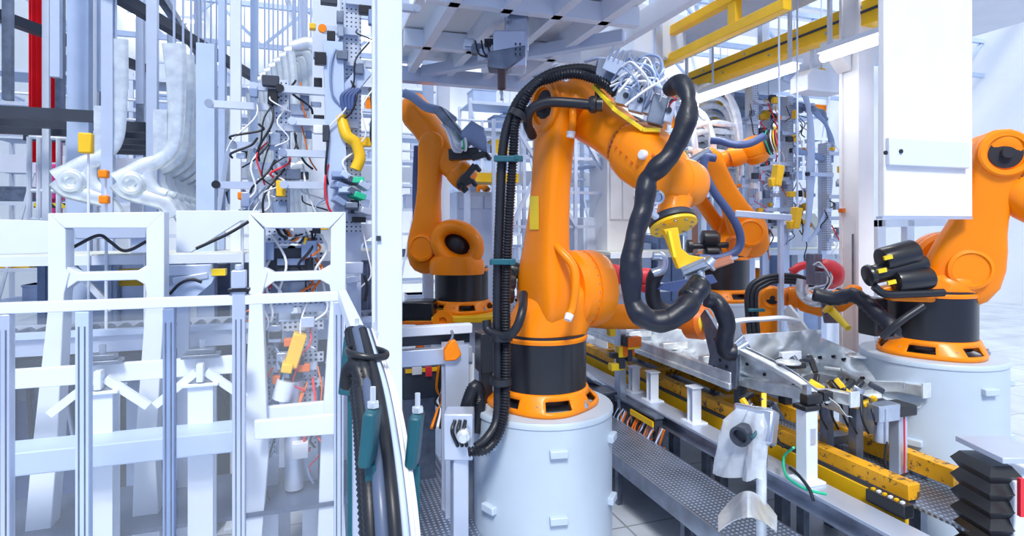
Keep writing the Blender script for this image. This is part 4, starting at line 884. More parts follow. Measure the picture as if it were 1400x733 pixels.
m = MB(); plates(m, [[(1196, 300), (1290, 298), (1290, 309), (1196, 311)], [(1196, 300), (1207, 300), (1207, 440), (1196, 440)], [(1236, 300), (1246, 300), (1246, 440), (1236, 440)]], 5.9, .1); m.build('frame', 'white', t, bev=.01)
for px in (1201, 1241): q = PY(px, 440, 5.9); MB().bb((q.x-.04, 5.86, 0), (q.x+.04, 5.94, q.z)).build('leg', 'white', t)
# ------------------------------------------------------------------ left cells: welded frames, glass fence
def cell_frame(label, xo, Y, tray=False):
    t = thing('welded_frame', label, 'frame', PY(xo+80, 617, Y)*1.0); t.location.z = 0
    k = lambda *p: [(xo+x, y) for x, y in p]
    B_ = 795
    w_ = 156 if not tray else 130
    m = MB(); plates(m, [k((0, 292), (w_, 290), (w_-22, 312), (22, 312))], Y, .16); m.build('top_bar', 'white', t, bev=.006)
    lx = -22 if not tray else -8; rx = w_-12 if not tray else w_-6; iw = 24 if not tray else 20
    m = MB(); plates(m, [k((0, 292), (iw, 314), (iw, 366), (iw+5, 372), (iw-2, 400), (lx+34, 617), (lx+34-14, B_), (lx-16, B_), (lx, 617), (0, 420))], Y, .16); m.build('leg', 'white', t, bev=.006)
    m = MB(); plates(m, [k((w_, 290), (w_-iw, 312), (w_-iw, 366), (w_-iw-4, 372), (w_-iw, 400), (rx-28, 617), (rx-34, B_), (rx+10, B_), (rx, 617), (w_, 420))], Y, .16); m.build('leg', 'white', t, bev=.006)
    m = MB(); plates(m, [k((iw, 364), (iw+14, 372), (w_-iw-14, 370), (w_-iw, 362), (w_-iw, 390), (w_-iw-14, 382), (iw+14, 384), (iw, 394))], Y-.01, .12); m.build('cross_bar', 'white', t, bev=.006)
    if tray:
        m = MB(); plates(m, [k((6, 575), (w_-4, 565), (w_-4, 592), (6, 600))], Y-.2, .05); plates(m, [k((18, 556), (w_-24, 548), (w_-18, 566), (14, 576))], Y, .05); m.build('tray', 'white', t, bev=.006)
    return t
cell_frame('wide white welded frame at the far left behind the glass', 72, 4.9)
cell_frame('narrow white welded frame around the perforated tooling', 342, 4.7, True)
tag(plates(MB(), [[(242, 288), (356, 288), (356, 302), (330, 302), (262, 345), (242, 345)]], 5.2, .06).build('gusset_panel', 'white', bev=.004), 'white sloped sheet panel between the two welded frames', 'panel')
tag(plates(MB(), [[(470, 306), (512, 306), (512, 320), (478, 346), (470, 346)]], 5.6, .06).build('gusset_panel', 'white', bev=.004), 'small white sloped panel left of the thick white column', 'panel')
tag(plates(MB(), [[(1, 300), (70, 302), (70, 346), (1, 348)]], 5.4, .06).build('gusset_panel', 'white', bev=.004), 'white panel at the far left edge behind the frame', 'panel')
# shelf platform behind the frames
t = thing('work_platform', 'long pale work platform edge running behind the welded frames', 'platform', (-1.6, 6.2, 0))
z0 = PY(200, 347, 5.9).z
xe = PY(540, 347, 6.0).x
MB().bb((-7, 5.9, z0-.06), (xe, 6.7, z0)).build('deck', 'cream', t)
MB().bb((-7, 5.87, z0-.09), (xe, 5.9, z0-.01)).build('edge_beam', 'white', t)
for x in (-6.4, -4.6, -2.85, -1.3, .3): MB().bb((x, 6.25, 0), (x+.12, 6.37, z0-.06)).build('post', 'paleblue', t)
for x in (-3.4, -2.0, -.4): MB().beam((x, 6.06, z0-.1), (x+.3, 6.06, z0-.5), .05).build('brace', 'white', t)
for (px0, px1, py0, py1, Y, mt, lb) in ((50, 70, 352, 412, 6.6, 'midblue', 'dark blue cabinet at the far left under the work platform'), (120, 160, 352, 415, 6.7, 'paleblue', 'pale cabinet left of the yellow label under the platform'), (250, 276, 384, 450, 6.3, 'white', 'narrow white box post under the platform between frames'), (285, 340, 352, 410, 6.9, 'darksteel', 'dark machine cabinet under the platform between frames'), (470, 508, 352, 420, 6.6, 'darksteel', 'dark cabinet left of the thick white column'), (160, 215, 352, 452, 6.8, 'alu', 'grey cabinet with yellow label behind the wide frame')):
    a, b = PY(px0, py1, Y), PY(px1, py0, Y); t = thing('cabinet', lb, 'cabinet', ((a.x+b.x)/2, Y, 0))
    MB().bb((a.x, Y, 0), (b.x, Y+.5, b.z)).build('body', mt, t, bev=.01)
    MB().bb((a.x+.04, Y-.015, .3), (b.x-.04, Y, b.z-.06)).build('door', mt, t, bev=.006)
    MB().bb((b.x-.10, Y-.04, 1.5), (b.x-.07, Y-.015, 1.7)).build('handle', 'alu', t)
tag(MB().box(PY(187, 379, 6.775), (.40, .02, .17)).build('warning_label', 'yellow'), 'yellow rectangular label behind the wide welded frame', 'label')
for i, (px0, px1, py0, py1, Y, mt, lb) in enumerate(((1, 112, 470, 640, 6.5, 'darksteel', 'dark backdrop machine behind the left leg of the wide frame'), (120, 200, 470, 560, 6.6, 'midblue', 'blue grey backdrop machine behind the T post in the wide frame'), (206, 262, 462, 600, 6.5, 'dark', 'dark backdrop box below the roller bed between the two frames'), (276, 335, 480, 640, 6.7, 'midblue', 'blue grey backdrop machine left of the narrow frame'), (345, 460, 440, 640, 6.6, 'darksteel', 'dark backdrop machine behind the perforated tooling carrier'))):  # dark boxes added as a backdrop to darken the view through the glass
    a, b = PY(px0, py1, Y), PY(px1, py0, Y); t = thing('backdrop_machine', lb, 'machine', ((a.x+b.x)/2, Y, 0))
    MB().bb((a.x, Y, 0), (b.x, Y+.3, b.z)).build('body', 'dark' if i % 2 else 'blue_hose', t, bev=.02); MB().bb((a.x+.06, Y-.02, b.z-.5), (b.x-.06, Y, b.z-.08)).build('access_door', 'grey_hose', t, bev=.01)
    for k in range(5): MB().cyl((a.x+.1+.12*k, Y-.06, b.z-.1), (a.x+.1+.16*k, Y-.06, b.z-.9), .02).build('pipe', ('alu', 'rubber', 'paleblue')[k % 3], t)
# conveyor bed seen through the glass
t = thing('roller_bed', 'long grey roller conveyor bed seen through the glass fence', 'conveyor', (-1.8, 5.7, 0))
z0 = PY(200, 452, 5.5).z
MB().bb((-6.5, 5.5, z0-.16), (.75, 5.54, z0)).build('side_rail', 'alu', t, bev=.004); MB().bb((-6.5, 6.1, z0-.16), (.75, 6.14, z0+.0)).build('side_rail', 'alu', t)
MB().bb((-6.5, 5.46, z0-.02), (.75, 5.58, z0+.02)).build('top_flange', 'paleblue', t)
for k in range(60): MB().cyl((-6.4+.12*k, 5.54, z0-.05), (-6.4+.12*k, 6.1, z0-.05), .04, n=10).build('roller', 'darksteel', t)
MB().bb((-6.5, 5.6, z0-.42), (.75, 6.0, z0-.2)).build('under_tray', 'dark', t)
for x in (-6, -4.5, -3, -1.5, 0): MB().bb((x, 5.7, 0), (x+.1, 5.8, z0-.4)).build('leg', 'midblue', t)
# support beams with T posts
t = thing('support_beam', 'white horizontal support beam on T posts behind the glass fence', 'beam', (-1.4, 4.6, 0))
z0 = PY(275, 502, 4.4).z
xe = PY(334, 500, 4.4).x
MB().bb((-4.9, 4.45, z0-.07), (xe, 4.50, z0+.05)).build('beam', 'white', t, bev=.004)
for px in (137, 275):
    p = PY(px, 510, 4.4); x = p.x
    MB().bb((x-.075, 4.37, 0), (x+.075, 4.39, z0-.1)).bb((x-.075, 4.51, 0), (x+.075, 4.53, z0-.1)).bb((x-.01, 4.38, 0), (x+.01, 4.52, z0-.1)).build('i_post', 'white', t)
    MB().bb((x-.11, 4.34, z0-.12), (x+.11, 4.56, z0-.10)).bb((x-.02, 4.34, z0-.09), (x+.02, 4.42, z0+.03)).build('cap_plate', 'white', t, bev=.004)
    MB().bb((x-.12, 4.38, z0+.06), (x+.11, 4.5, z0+.085)).bb((x-.09, 4.4, z0+.085), (x+.08, 4.48, z0+.12)).build('bearing_block', 'darksteel', t, bev=.004)
    MB().cyl((x, 4.45, z0+.12), (x, 4.45, z0+.18), .02).build('bolt', 'steel', t)
    for sx in (-1, 1): MB().beam((x+sx*.03, 4.40, z0-.03), (x+sx*.27, 4.40, z0-.23), .04, .05).build('brace', 'white', t)
tag(MB().bb((-4.9, 4.15, PY(200, 598, 4.2).z-.14), (xe, 4.4, PY(200, 598, 4.2).z)).build('kick_plate', 'paleblue', bev=.01), 'low pale step beam near the floor behind the glass fence', 'beam')
tag(MB().bb((-4.9, 4.6, .9), (.3, 5.4, .93)).build('tray_floor', 'grey_hose'), 'dark blue grey floor of the cell behind the glass fence', 'floor plate')
# glass fence
YF = 3.3; zt = PY(327, 409, YF).z
t = thing('glass_fence', 'clear glass safety fence with pale rail across the lower left', 'fence', (-1.4, YF, 0))
xc = PY(463, 404, YF).x
MB().bb((-4.2, YF-.025, zt-.028), (xc, YF+.025, zt+.022)).build('top_rail', 'white', t, bev=.004)
MB().bb((-4.2, YF-.02, .1), (xc, YF+.02, .18)).build('bottom_rail', 'white', t, bev=.004)
for px, w_, mt in ((115, .055, 'paleblue'), (232, .05, 'midblue'), (463, .05, 'alu'), (327, .06, 'alu'), (8, .05, 'alu')):
    x = PY(px, 500, YF).x; top = zt+(.05 if px == 327 else -.03)
    m = MB(); m.bb((x-w_/2, YF-.03, .0), (x+w_/2, YF+.03, top))
    p_ = m.build('post', mt, t, bev=.004)
    for dx in (-.012, .012): MB().bb((x+dx-.003, YF-.032, .2), (x+dx+.003, YF-.029, zt-.1)).build('groove', 'darksteel', p_)
x = PY(327, 500, YF).x
MB().bb((x-.05, YF-.04, zt+.04), (x+.05, YF+.04, zt+.055)).build('cap_plate', 'black', t); MB().bb((x-.035, YF-.03, zt+.055), (x+.035, YF+.03, zt+.15)).cyl((x, YF, zt+.15), (x, YF, zt+.18), .02).build('latch_sensor', 'alu', t, bev=.006)
for a, b in ((-4.2, PY(115, 500, YF).x), (PY(115, 500, YF).x+.03, PY(232, 500, YF).x-.03), (PY(232, 500, YF).x+.03, x-.03), (x+.03, xc-.03)):
    MB().bb((a, YF-.003, .18), (b, YF+.003, zt-.035)).build('glass_pane', 'glass', t)
t = thing('glass_fence', 'short glass fence wing turning towards the cable bundle', 'fence', (xc, 2.6, 0))
MB().bb((xc-.005, 1.9, zt-.03), (xc+.04, YF, zt+.03)).build('top_rail', 'white', t, bev=.004)
MB().bb((xc+.012, 2.0, .15), (xc+.018, YF-.03, zt-.03)).build('glass_pane', 'glass', t)
MB().bb((xc-.01, 1.88, 0), (xc+.04, 1.93, zt)).build('post', 'alu', t)
# ------------------------------------------------------------------ pressed car side panels hanging in racks
def panel_mesh(t, m=None):
    m = m or 'galv'
    q = lambda px, py: PY(px, py, 6.9)
    MB().cyl(q(238, 60), V((q(238, 60).x, 6.9, 12.2)), .012, n=6).build('hanger_rod', 'alu', t)
    MB().tube([q(162, 250), q(178, 240), q(196, 228), q(214, 221), q(231, 208), q(239, 190), q(241, 160), q(241, 110), q(238, 60)], lambda f: .12-.05*math.sin(f*3), 12, flat=.3).build('upper_rail', m, t, ang=70)
    MB().tube([q(160, 250), q(172, 262), q(190, 268), q(214, 274), q(228, 280), q(238, 296)], .085, 10, flat=.35).build('lower_rail', m, t, ang=70)
    MB().tube([q(200, 232), q(203, 248), q(212, 262), q(226, 268)], .07, 8, flat=.35).build('arch_web', m, t, ang=70)
    hoopy(t, q(181, 252), (V((1, 0, 0)), V((0, 1, 0)), UP), .085, .085, .045, 'wheel_eye', m)
    MB().bb(q(214, 222)-V((.03, .01, 0)), q(224, 150)+V((.03, .01, 0))).build('inner_pillar', m, t)
t = thing('pressed_car_side', 'silver pressed car side panel nearest the front in the left row', 'car panel', PY(200, 296, 6.9)); panel_mesh(t)
for k in range(1, 10):
    c = copy_tree(t); c.location = t.location+V((.015*k, .36*k, -.012*k)); c['label'] = 'silver pressed car side panel, %s behind the nearest one in the left row' % ORD[k-1]; c['group'] = 'car side panels in the left row'
t2 = copy_tree(t); t2.location = t.location+V((-.55, .1, .02)); t2['label'] = 'silver pressed panel standing apart at the left start of the row'
t = thing('panel_rack', 'grey hanging rack with dark crossbars above the row of side panels', 'rack', PY(220, 170, 8))
for k in range(6):
    y = 7.0+.6*k; MB().bb((-4.2+.26*k, y, PY(200, 176, 7).z+.05), (-1.9+.2*k, y+.1, PY(200, 168, 7).z+.1)).build('crossbar', 'dark', t)
    MB().bb((-3.4+.26*k, y, 4.35), (-3.32+.26*k, y+.08, 6.4)).build('hook_bar', 'darksteel', t)
    MB().bb((-2.5+.22*k, y, 4.5), (-2.42+.22*k, y+.08, 6.4)).build('hook_bar', 'alu', t)
MB().beam((-4.0, 6.9, 5.4), (-2.4, 10.3, 5.4), .12).beam((-2.0, 6.9, 5.4), (-.9, 10.3, 5.4), .12).build('long_rail', 'dark', t)
for x, y in ((-4.1, 7.0), (-2.0, 7.0), (-2.4, 10.2), (-.9, 10.2)): MB().bb((x-.05, y-.05, 0), (x+.05, y+.05, 9.2)).build('upright', 'alu', t)
# door ring panels by the white blurred tower
def ring_panel(t, m='galv'):
    q = lambda px, py: PY(px, py, 7.0)
    MB().cyl(q(425, 60), V((q(425, 60).x, 7.0, 12.2)), .012, n=6).build('hanger_rod', 'alu', t)
    MB().tube([q(398, 64), q(425, 60), q(436, 74), q(437, 110), q(437, 150), q(435, 190), q(432, 225), q(436, 260), q(437, 292)], lambda f: .065+.02*math.sin(f*9), 10, flat=.4).build('outer_rail', m, t, ang=70)
    MB().tube([q(399, 228), q(414, 226), q(428, 236), q(434, 256), q(437, 280)], .05, 10, flat=.4).build('arch_rail', m, t, ang=70)
    MB().tube([q(398, 70), q(402, 110), q(403, 160), q(399, 200), q(405, 226)], .045, 10, flat=.4).build('inner_rail', m, t, ang=70)
t = thing('car_door_ring', 'tall silver door ring panel nearest the front beside the tooling tower', 'car panel', PY(418, 292, 7.0)); ring_panel(t)
for k in range(1, 10):
    c = copy_tree(t); c.location = t.location+V((-.07*k, .22*k, -.01*k)); c['label'] = 'silver door ring panel, %s behind the nearest one of the stack' % ORD[k-1]; c['group'] = 'door ring panels in the stack'
t = thing('panel_rack', 'dark rack frame holding the stack of silver door ring panels', 'rack', PY(400, 200, 9))
MB().bb(PY(348, 240, 8.6), PY(402, 120, 8.6)+V((0, .1, 0))).build('dark_opening', 'dark_cavity', t, bev=.01)  # near-black sheet painted in for the dark opening behind the rings
for x, y in ((-1.65, 7.2), (-.15, 9.8), (-1.65, 9.8)): MB().bb((x-.05, y-.05, 0), (x+.05, y+.05, 9.2)).build('upright', 'alu', t)
for z in (4.0, 5.6, 6.6): MB().beam((-1.65, 7.2, z), (-1.65, 9.8, z), .09).build('side_bar', 'darksteel', t)
tag(MB().bb(PY(268, 800, 6.3)*1.0, PY(293, 60, 6.3)+V((0, .2, 0))).build('post_block', 'paleblue'), 'broad pale post between the side panels and dark struts', 'post')
bpy.data.objects['post_block'].name = 'support_post'
for i, (px, w_, Y, mt, lb) in enumerate(((303, .07, 7.2, 'paleblue', 'thin pale post with diagonal brace right of the broad post'), (322, .10, 6.4, 'white', 'pale post at the left of the tooling tower'), (347, .07, 6.8, 'paleblue', 'slim pale post just left of the tooling tower'), (106, .2, 7.4, 'paleblue', 'broad pale post left of the silver side panels'), (62, .07, 8.0, 'white', 'slim white post in front of the red curtain'), (126, .10, 7.9, 'white', 'white post right of the red curtain area'), (586, .16, 9.0, 'paleblue', 'pale post behind the tail of the left robot'), (607, .2, 9.6, 'white', 'wide white post behind the gripper of the left robot'), (447, .28, 6.2, 'white', 'broad white post left of the thick white column'))):
    x = PY(px, 300, Y).x; m = MB(); m.bb((x-w_/2, Y, 0), (x+w_/2, Y+w_*.7, 12.2)).bb((x-w_/2-.05, Y-.05, 0), (x+w_/2+.05, Y+w_*.7+.05, .03)); tag(m.build('support_post', mt, bev=.006), lb, 'post')
tag(MB().beam(PY(297, 300, 7.15), PY(318, 170, 7.15), .05).build('diagonal_brace', 'alu'), 'diagonal grey strut right of the broad pale post', 'strut')
# ------------------------------------------------------------------ perforated tooling towers
def tooling(label, px, Y, z0, z1, w_, seed, arms=6, wires=14, bl=14, post=True, name='tooling_tower', wide=1.0):
    x = PY(px, 300, Y).x; t = thing(name, label, 'tooling', (x, Y, 0)); rr = random.Random(seed)
    MB().bb((x-w_/2, Y-.05, z0), (x+w_/2, Y+.05, z1)).build('perforated_mast', 'holes', t)
    MB().bb((x-w_/2-.01, Y+.05, 0), (x+w_/2+.01, Y+.12, z1)).build('back_post', 'alu', t)
    for k in range(arms):
        z = z0+(z1-z0)*(k+.5)/arms; l = rr.uniform(.2, .55)*wide; s_ = rr.choice((-1, 1, 1, -1))
        MB().bb((x-(l if s_ < 0 else .05), Y-.10, z-.03), (x+(l if s_ > 0 else .05), Y-.04, z+.03)).build('perforated_arm', 'holes' if rr.random() < .6 else 'alu', t)
        MB().lathe((x+s_*l, Y-.07, z), V((0, -1, 0)), [(0, .035), (.04, .035), (.04, 0)], 14).build('pad', rr.choice(('orange', 'black', 'steel', 'alu', 'steel')), t)
    for k in range(bl):
        c = V((x+rr.uniform(-.3, .3)*wide, Y-.12-rr.random()*.08, rr.uniform(z0, z1))); MB().box(c, (rr.uniform(.05, .14), .07, rr.uniform(.04, .14))).build('valve', rr.choice(('black', 'darksteel', 'dark', 'alu', 'cap', 'steel', 'midblue', 'yellow')), t, bev=.006)
    for k in range(wires):
        a = V((x+rr.uniform(-.2, .2)*wide, Y-.13, rr.uniform(z0, z1))); d = V((rr.uniform(-.2, .2)*wide, -.05, -rr.uniform(.15, .6)))
        MB().tube([a, a+d*.4+V((rr.uniform(-.12, .12), -.06, 0)), a+d*.8+V((rr.uniform(-.1, .1), -.04, 0)), a+d], rr.choice((.007, .010)), 6, k=5).build('wire', rr.choice(('red', 'rubber', 'cap', 'rubber', 'orange_dark', 'midblue', 'cap')), t, ang=80)
    return t
tooling('perforated tooling tower with red wires in front of the ring panels', 385, 5.6, 3.1, 4.3, .12, 1, 7, 26, 22, wide=1.1)
tooling('perforated tooling mast at the left inside the narrow frame', 369, 5.0, 1.2, 3.05, .10, 2, 4, 14, 6, wide=.35)
tooling('perforated tooling mast at the right inside the narrow frame', 424, 5.0, 1.2, 3.05, .10, 3, 4, 18, 6, wide=.35)
t = thing('tool_carrier', 'perforated cross bars with black box and yellow gripper in the narrow frame', 'tooling', PY(397, 400, 4.95))
for py in (327, 352, 414, 446, 490, 526): MB().box(PY(397, py, 4.95), (.50, .06, .07)).build('perforated_bar', 'holes', t)
MB().box(PY(397, 362, 4.9), (.34, .08, .26)).build('control_box', 'dark', t, bev=.01)
MB().box(PY(397, 392, 4.9), (.28, .06, .16)).build('lower_box', 'darksteel', t, bev=.01)
MB().box(PY(398, 358, 4.85), (.2, .02, .05)).build('display', 'midblue', t)
MB().box(PY(404, 478, 4.8), (.13, .10, .26), frame(V((.3, 0, 1)))).box(PY(393, 500, 4.8), (.22, .08, .07), frame(V((.2, 0, 1)))).build('gripper_block', 'yellow', t, bev=.01)
for k in range(7): MB().tube([PY(378+k*5, 312+k, 4.85), PY(385+k*5, 322+k*2, 4.8), PY(400+k*3, 326, 4.8), PY(418, 318+k*3, 4.85)], .012, 6, k=5).build('cable', ('rubber', 'cap', 'rubber', 'orange_dark', 'cap', 'rubber', 'yellow')[k], t, ang=80)
for k in range(8): MB().box(PY(372+rr.random()*50, 450+rr.random()*80, 4.83), (.09, .06, .06)).build('fitting', rr.choice(('black', 'orange_dark', 'steel', 'cap', 'lemon')), t, bev=.005)
MB().cyl(PY(402, 520, 4.9), V((PY(402, 520, 4.9).x, 4.9, .95)), .07).build('pillar', 'alu', t)
MB().cyl(PY(384, 546, 4.8), PY(392, 520, 4.8), .07).build('roller', 'white', t)
# moving white handling tower with yellow clamps
t = tooling('tall pale handling tower with yellow clamps left of the thick column', 480, 5.4, 2.95, 6.2, .16, 9, 12, 16, 34, wide=1.1)
x = PY(480, 300, 5.4).x
MB().tube([PY(466, 160, 5.25), PY(474, 185, 5.2), PY(486, 195, 5.2), PY(492, 215, 5.2), PY(486, 232, 5.2)], .05, 8).build('yellow_hose', 'yellow', t, ang=80)
MB().beam(PY(468, 135, 5.3), PY(500, 96, 5.3), .12).beam(PY(455, 60, 5.3), PY(462, 300, 5.3), .16).build('arm', 'paleblue', t)
for k in range(4): MB().tube([PY(470+k*4, 150, 5.2), PY(468+k*5, 132, 5.2), PY(480+k*4, 122, 5.2)], .02, 8).build('blue_hose', 'blue_hose', t, ang=80)
for k in range(12): MB().box(PY(462+(k*17) % 42, 240+(k*7) % 55, 5.1), (.16, .1, .05), frame(V((.3*(k % 3), .1, 1)))).build('blade', ('midblue', 'darksteel', 'alu', 'paleblue', 'green')[k % 5], t, bev=.006)
# small details above the platform at the left
tag(MB().box(PY(160, 318, 5.7), (.5, .3, .1)).box(PY(196, 325, 5.7), (.14, .2, .26)).build('control_unit', 'alu', bev=.01), 'grey control unit seen through the opening of the wide frame', 'unit')
for i, (pts, lb) in enumerate(([[(100, 338), (134, 322), (150, 330), (166, 342), (180, 341), (200, 330)], 'thin black cable sagging inside the opening of the wide frame'], [[(268, 340), (290, 330), (315, 318), (340, 303)], 'thin black cable rising across the sloped white panel'])):
    hose('cable', lb, 'cable', [PY(a, b, 5.0) for a, b in pts], .012, 'rubber')
for i, (px, py, lb) in enumerate(((196, 340, 'orange sensor on the platform in the wide frame opening'), (142, 238, 'orange clamp on the left side panel post'), (143, 273, 'orange clamp low on the left side panel post'), (118, 196, 'yellow sign box at the top left beside the red curtain'), (331, 268, 'orange round pad left of the tooling tower'))):
    q = PY(px, py, 5.8); t = thing('sensor_box', lb, 'sensor', (q.x, q.y, 0))
    MB().cyl(V((q.x, q.y+.05, 0)), q+V((0, .05, 0)), .010, n=6).build('rod', 'white', t)
    MB().box(q, (.07 if i != 3 else .10, .08, .07 if i != 3 else .17)).build('housing', 'yellow' if i == 3 else 'orange', t, bev=.012)
tag(MB().sheet(lambda u, v: PY(40+42*u, 222, 10.5)+V((0, .05*math.sin(u*40), 2.6*v)), 40, 4, .01).cyl(V((PY(82, 222, 10.5).x, 10.5, 0)), V((PY(82, 222, 10.5).x, 10.5, PY(82, 222, 10.5).z+2.6)), .03).build('red_curtain', 'red'), 'red curtain at the far left', 'curtain')
tag(MB().bb(PY(48, 272, 10.4), PY(76, 224, 10.4)+V((0, .5, 0))).bb((PY(55, 272, 10.4).x, 10.5, 0), (PY(70, 272, 10.4).x, 10.8, PY(60, 272, 10.4).z)).build('pink_bin', 'pink', bev=.02), 'magenta bin below the red curtain at the far left', 'bin')
tag(MB().bb(PY(46, 284, 9.9), PY(110, 278, 9.9)+V((0, .06, 0))).build('hazard_bar', 'hazard'), 'black and yellow striped barrier at the far left', 'barrier')
railing('white railing in front of the red curtain at the far left', PY(40, 345, 8.6), PY(132, 345, 8.6), h=1.4, n=7)
# machine arms right of the wide frame
t = thing('fixture_arm', 'pale fixture arm with dark cable between the two welded frames', 'fixture', PY(260, 400, 5.3))
q = PY(252, 380, 5.3); MB().bb((q.x-.04, 5.24, 0), (q.x+.04, 5.32, q.z)).build('post', 'alu', t)
MB().beam(PY(232, 370, 5.2), PY(290, 368, 5.2), .06, .08).beam(PY(238, 384, 5.2), PY(286, 376, 5.2), .10, .05).build('arm', 'alu', t, bev=.006)
MB().prism([(0, 0), (.34, .12), (.3, .02), (.1, -.16)], PY(232, 392, 5.2), V((1, 0, 0)), UP, .08).build('bracket', 'paleblue', t)
MB().tube([PY(232, 402, 5.1), PY(246, 388, 5.1), PY(262, 382, 5.1), PY(276, 386, 5.1)], .012).build('cable', 'rubber', t)
MB().box(PY(300, 372, 5.2), (.1, .1, .05)).build('sensor', 'lemon', t)
t = thing('fixture_arm', 'pale fixture arm left of the thick white column', 'fixture', PY(480, 376, 5.3))
q = PY(481, 380, 5.3); MB().bb((q.x-.04, 5.24, 0), (q.x+.04, 5.32, q.z)).build('post', 'alu', t)
MB().beam(PY(468, 366, 5.2), PY(496, 366, 5.2), .08, .10).beam(PY(470, 384, 5.2), PY(492, 380, 5.2), .05, .06).build('arm', 'alu', t, bev=.006)
MB().tube([PY(498, 376, 5.1), PY(502, 392, 5.1), PY(499, 412, 5.1)], .014).build('cable', 'rubber', t)
# ------------------------------------------------------------------ cable bundle with teal clamps in the foreground
t = thing('cable_bundle', 'thick bundle of grey and ribbed cables held by teal clamps in the foreground', 'cable bundle', P(525, 640, (2.3)*.7))
for k, (dx, r, rib, mt, dd) in enumerate(((0, .030, .003, 'rubber', 0), (11, .030, .003, 'rubber', .02), (22, .032, 0, 'grey_hose', -.05), (34, .030, 0, 'grey_hose', -.04), (44, .016, 0, 'cap', -.02), (50, .012, 0, 'cap', .0), (16, .028, 0, 'grey_hose', -.10), (4, .028, .0025, 'rubber', -.08), (28, .022, 0, 'rubber', -.12), (38, .014, 0, 'paleblue', -.10))):
    MB().tube([P(480+dx*.55, 452, (2.75+dd)*.7), P(485+dx*.7, 485, (2.6+dd)*.7), P(488+dx, 530, (2.45+dd)*.7), P(494+dx*1.15, 590, (2.3+dd)*.7), P(500+dx*1.3, 680, (2.1+dd)*.7), P(505+dx*1.4, 780, (2.0+dd)*.7)], r*.7, 12, rib=rib*.7, pitch=.014).build('ribbed_cable' if rib else 'cable', mt, t, ang=80)
for k in range(2): MB().tube([P(474+k*9, 528, (2.5)*.7), P(478+k*8, 505, (2.45)*.7), P(490+k*8, 505, (2.4)*.7), P(498+k*8, 540, (2.35)*.7), P(504+k*8, 620, (2.2)*.7), P(506+k*8, 720, (2.1)*.7)], .021, 12, rib=.002, pitch=.014).build('ribbed_cable', 'rubber', t, ang=80)
hoopy(t, P(502, 482, 1.75), (D3(.95, 0, -.15), D3(.1, .15, 1), D3(0, 1, 0)), .062, .055, .007, 'cable_tie', 'black')
for (px, py, d, w_, h_, lb, bx) in ((480, 497, 2.9, .075, .30, 'upper teal cable clamp with a chrome bolt behind the cable bundle', 478), (506, 596, 2.05, .046, .20, 'lower teal cable clamp with a chrome bolt in front of the cables', 507), (567, 600, 2.2, .045, .20, 'right teal clamp with a chrome bolt beside the cable bundle', 568)):
    t = thing('cable_clamp', lb, 'clamp', P(px, py, d*.7))
    MB().box(P(px, py, d*.7), (w_*.7, .08, h_*.7), (D3(.97, 0, -.1), FW, D3(.1, 0, .97))).build('clamp_plate', 'teal', t, bev=.008)
    tp = P(bx+(3 if py > 550 else 10), py, d*.7)+UP*(h_*.35)
    MB().cyl(tp, tp+UP*.05, .007).lathe(tp, UP, [(0, .015), (.014, .015), (.014, 0)], 6).build('bolt', 'galv', t)
    if py < 550: tp = P(bx-1, py, d*.7)+UP*(h_*.35); tp += D3(.09, 0, -.01); MB().cyl(tp, tp+UP*.05, .007).lathe(tp, UP, [(0, .015), (.014, .015), (.014, 0)], 6).build('bolt', 'galv', t)
    MB().bb(P(px, py, d*.7)-V((.012, .012, P(px, py, d*.7).z)), P(px, py, d*.7)+V((.012, .012, -h_*.35))).build('stand', 'teal', t)
# ------------------------------------------------------------------ area under the left robot
q = P(631, 424, 8.1)
t = thing('robot_stand', 'orange and yellow plate on white beams under the left robot', 'stand', (q.x, q.y, 0))
MB().box(q-UP*.04, (1.35, 1.2, .08), (RT, FW, UP)).build('top_plate', 'yellow', t, bev=.01)
MB().bb((q.x-.5, q.y-.4, 0), (q.x+.5, q.y+.5, q.z-.08)).build('plinth', 'paleblue', t, bev=.01)
MB().lathe(P(606, 438, 7.4), -FW, [(0, .13), (.06, .13), (.06, .05), (.02, .04), (.02, 0)], 28).build('lug', 'orange', t)
tag(MB().box(P(574, 424, 7.7), (.40, .4, .26), (RT, FW, UP)).box(P(574, 413, 7.7), (.34, .34, .06), (RT, FW, UP)).build('gearbox', 'black', bev=.02), 'black box left of the left robot skirt by the column', 'box')
tag(MB().box(P(574, 438, 7.7), (.44, .44, .04), (RT, FW, UP)).bb(P(574, 440, 7.7)-V((.05, .05, P(574, 440, 7.7).z)), P(574, 440, 7.7)+V((.05, .05, 0))).build('box_stand', 'orange_dark', bev=.004), 'orange bracket plate under the black box by the column', 'bracket')
t = thing('guard_beam', 'white guard beam crossing below the left robot', 'beam', (PY(610, 455, 5.0).x, 5.0, 0))
z1 = PY(600, 452, 5.0).z; z2 = PY(600, 488, 5.0).z; xa, xb = PY(549, 450, 5.0).x, PY(646, 450, 5.0).x
MB().bb((xa, 5.0, z1-.04), (xb, 5.1, z1+.04)).build('top_rail', 'white', t, bev=.006)
MB().bb((xa, 5.1, z1-.14), (xb, 5.14, z1-.04)).build('dark_strip', 'dark', t)
MB().bb((xa, 5.0, z2-.07), (xb, 5.1, z2+.07)).build('lower_rail', 'alu', t, bev=.006)
x = PY(620, 500, 5.0).x; MB().ibeam((x, 4.95, 0), (x, 4.95, z2+.12), .2, .18, .02, up=V((0, 1, 0))).build('post', 'alu', t)
MB().bb((PY(640, 450, 5).x, 5.02, 0), (PY(640, 450, 5).x+.06, 5.1, z2)).build('post', 'white', t)
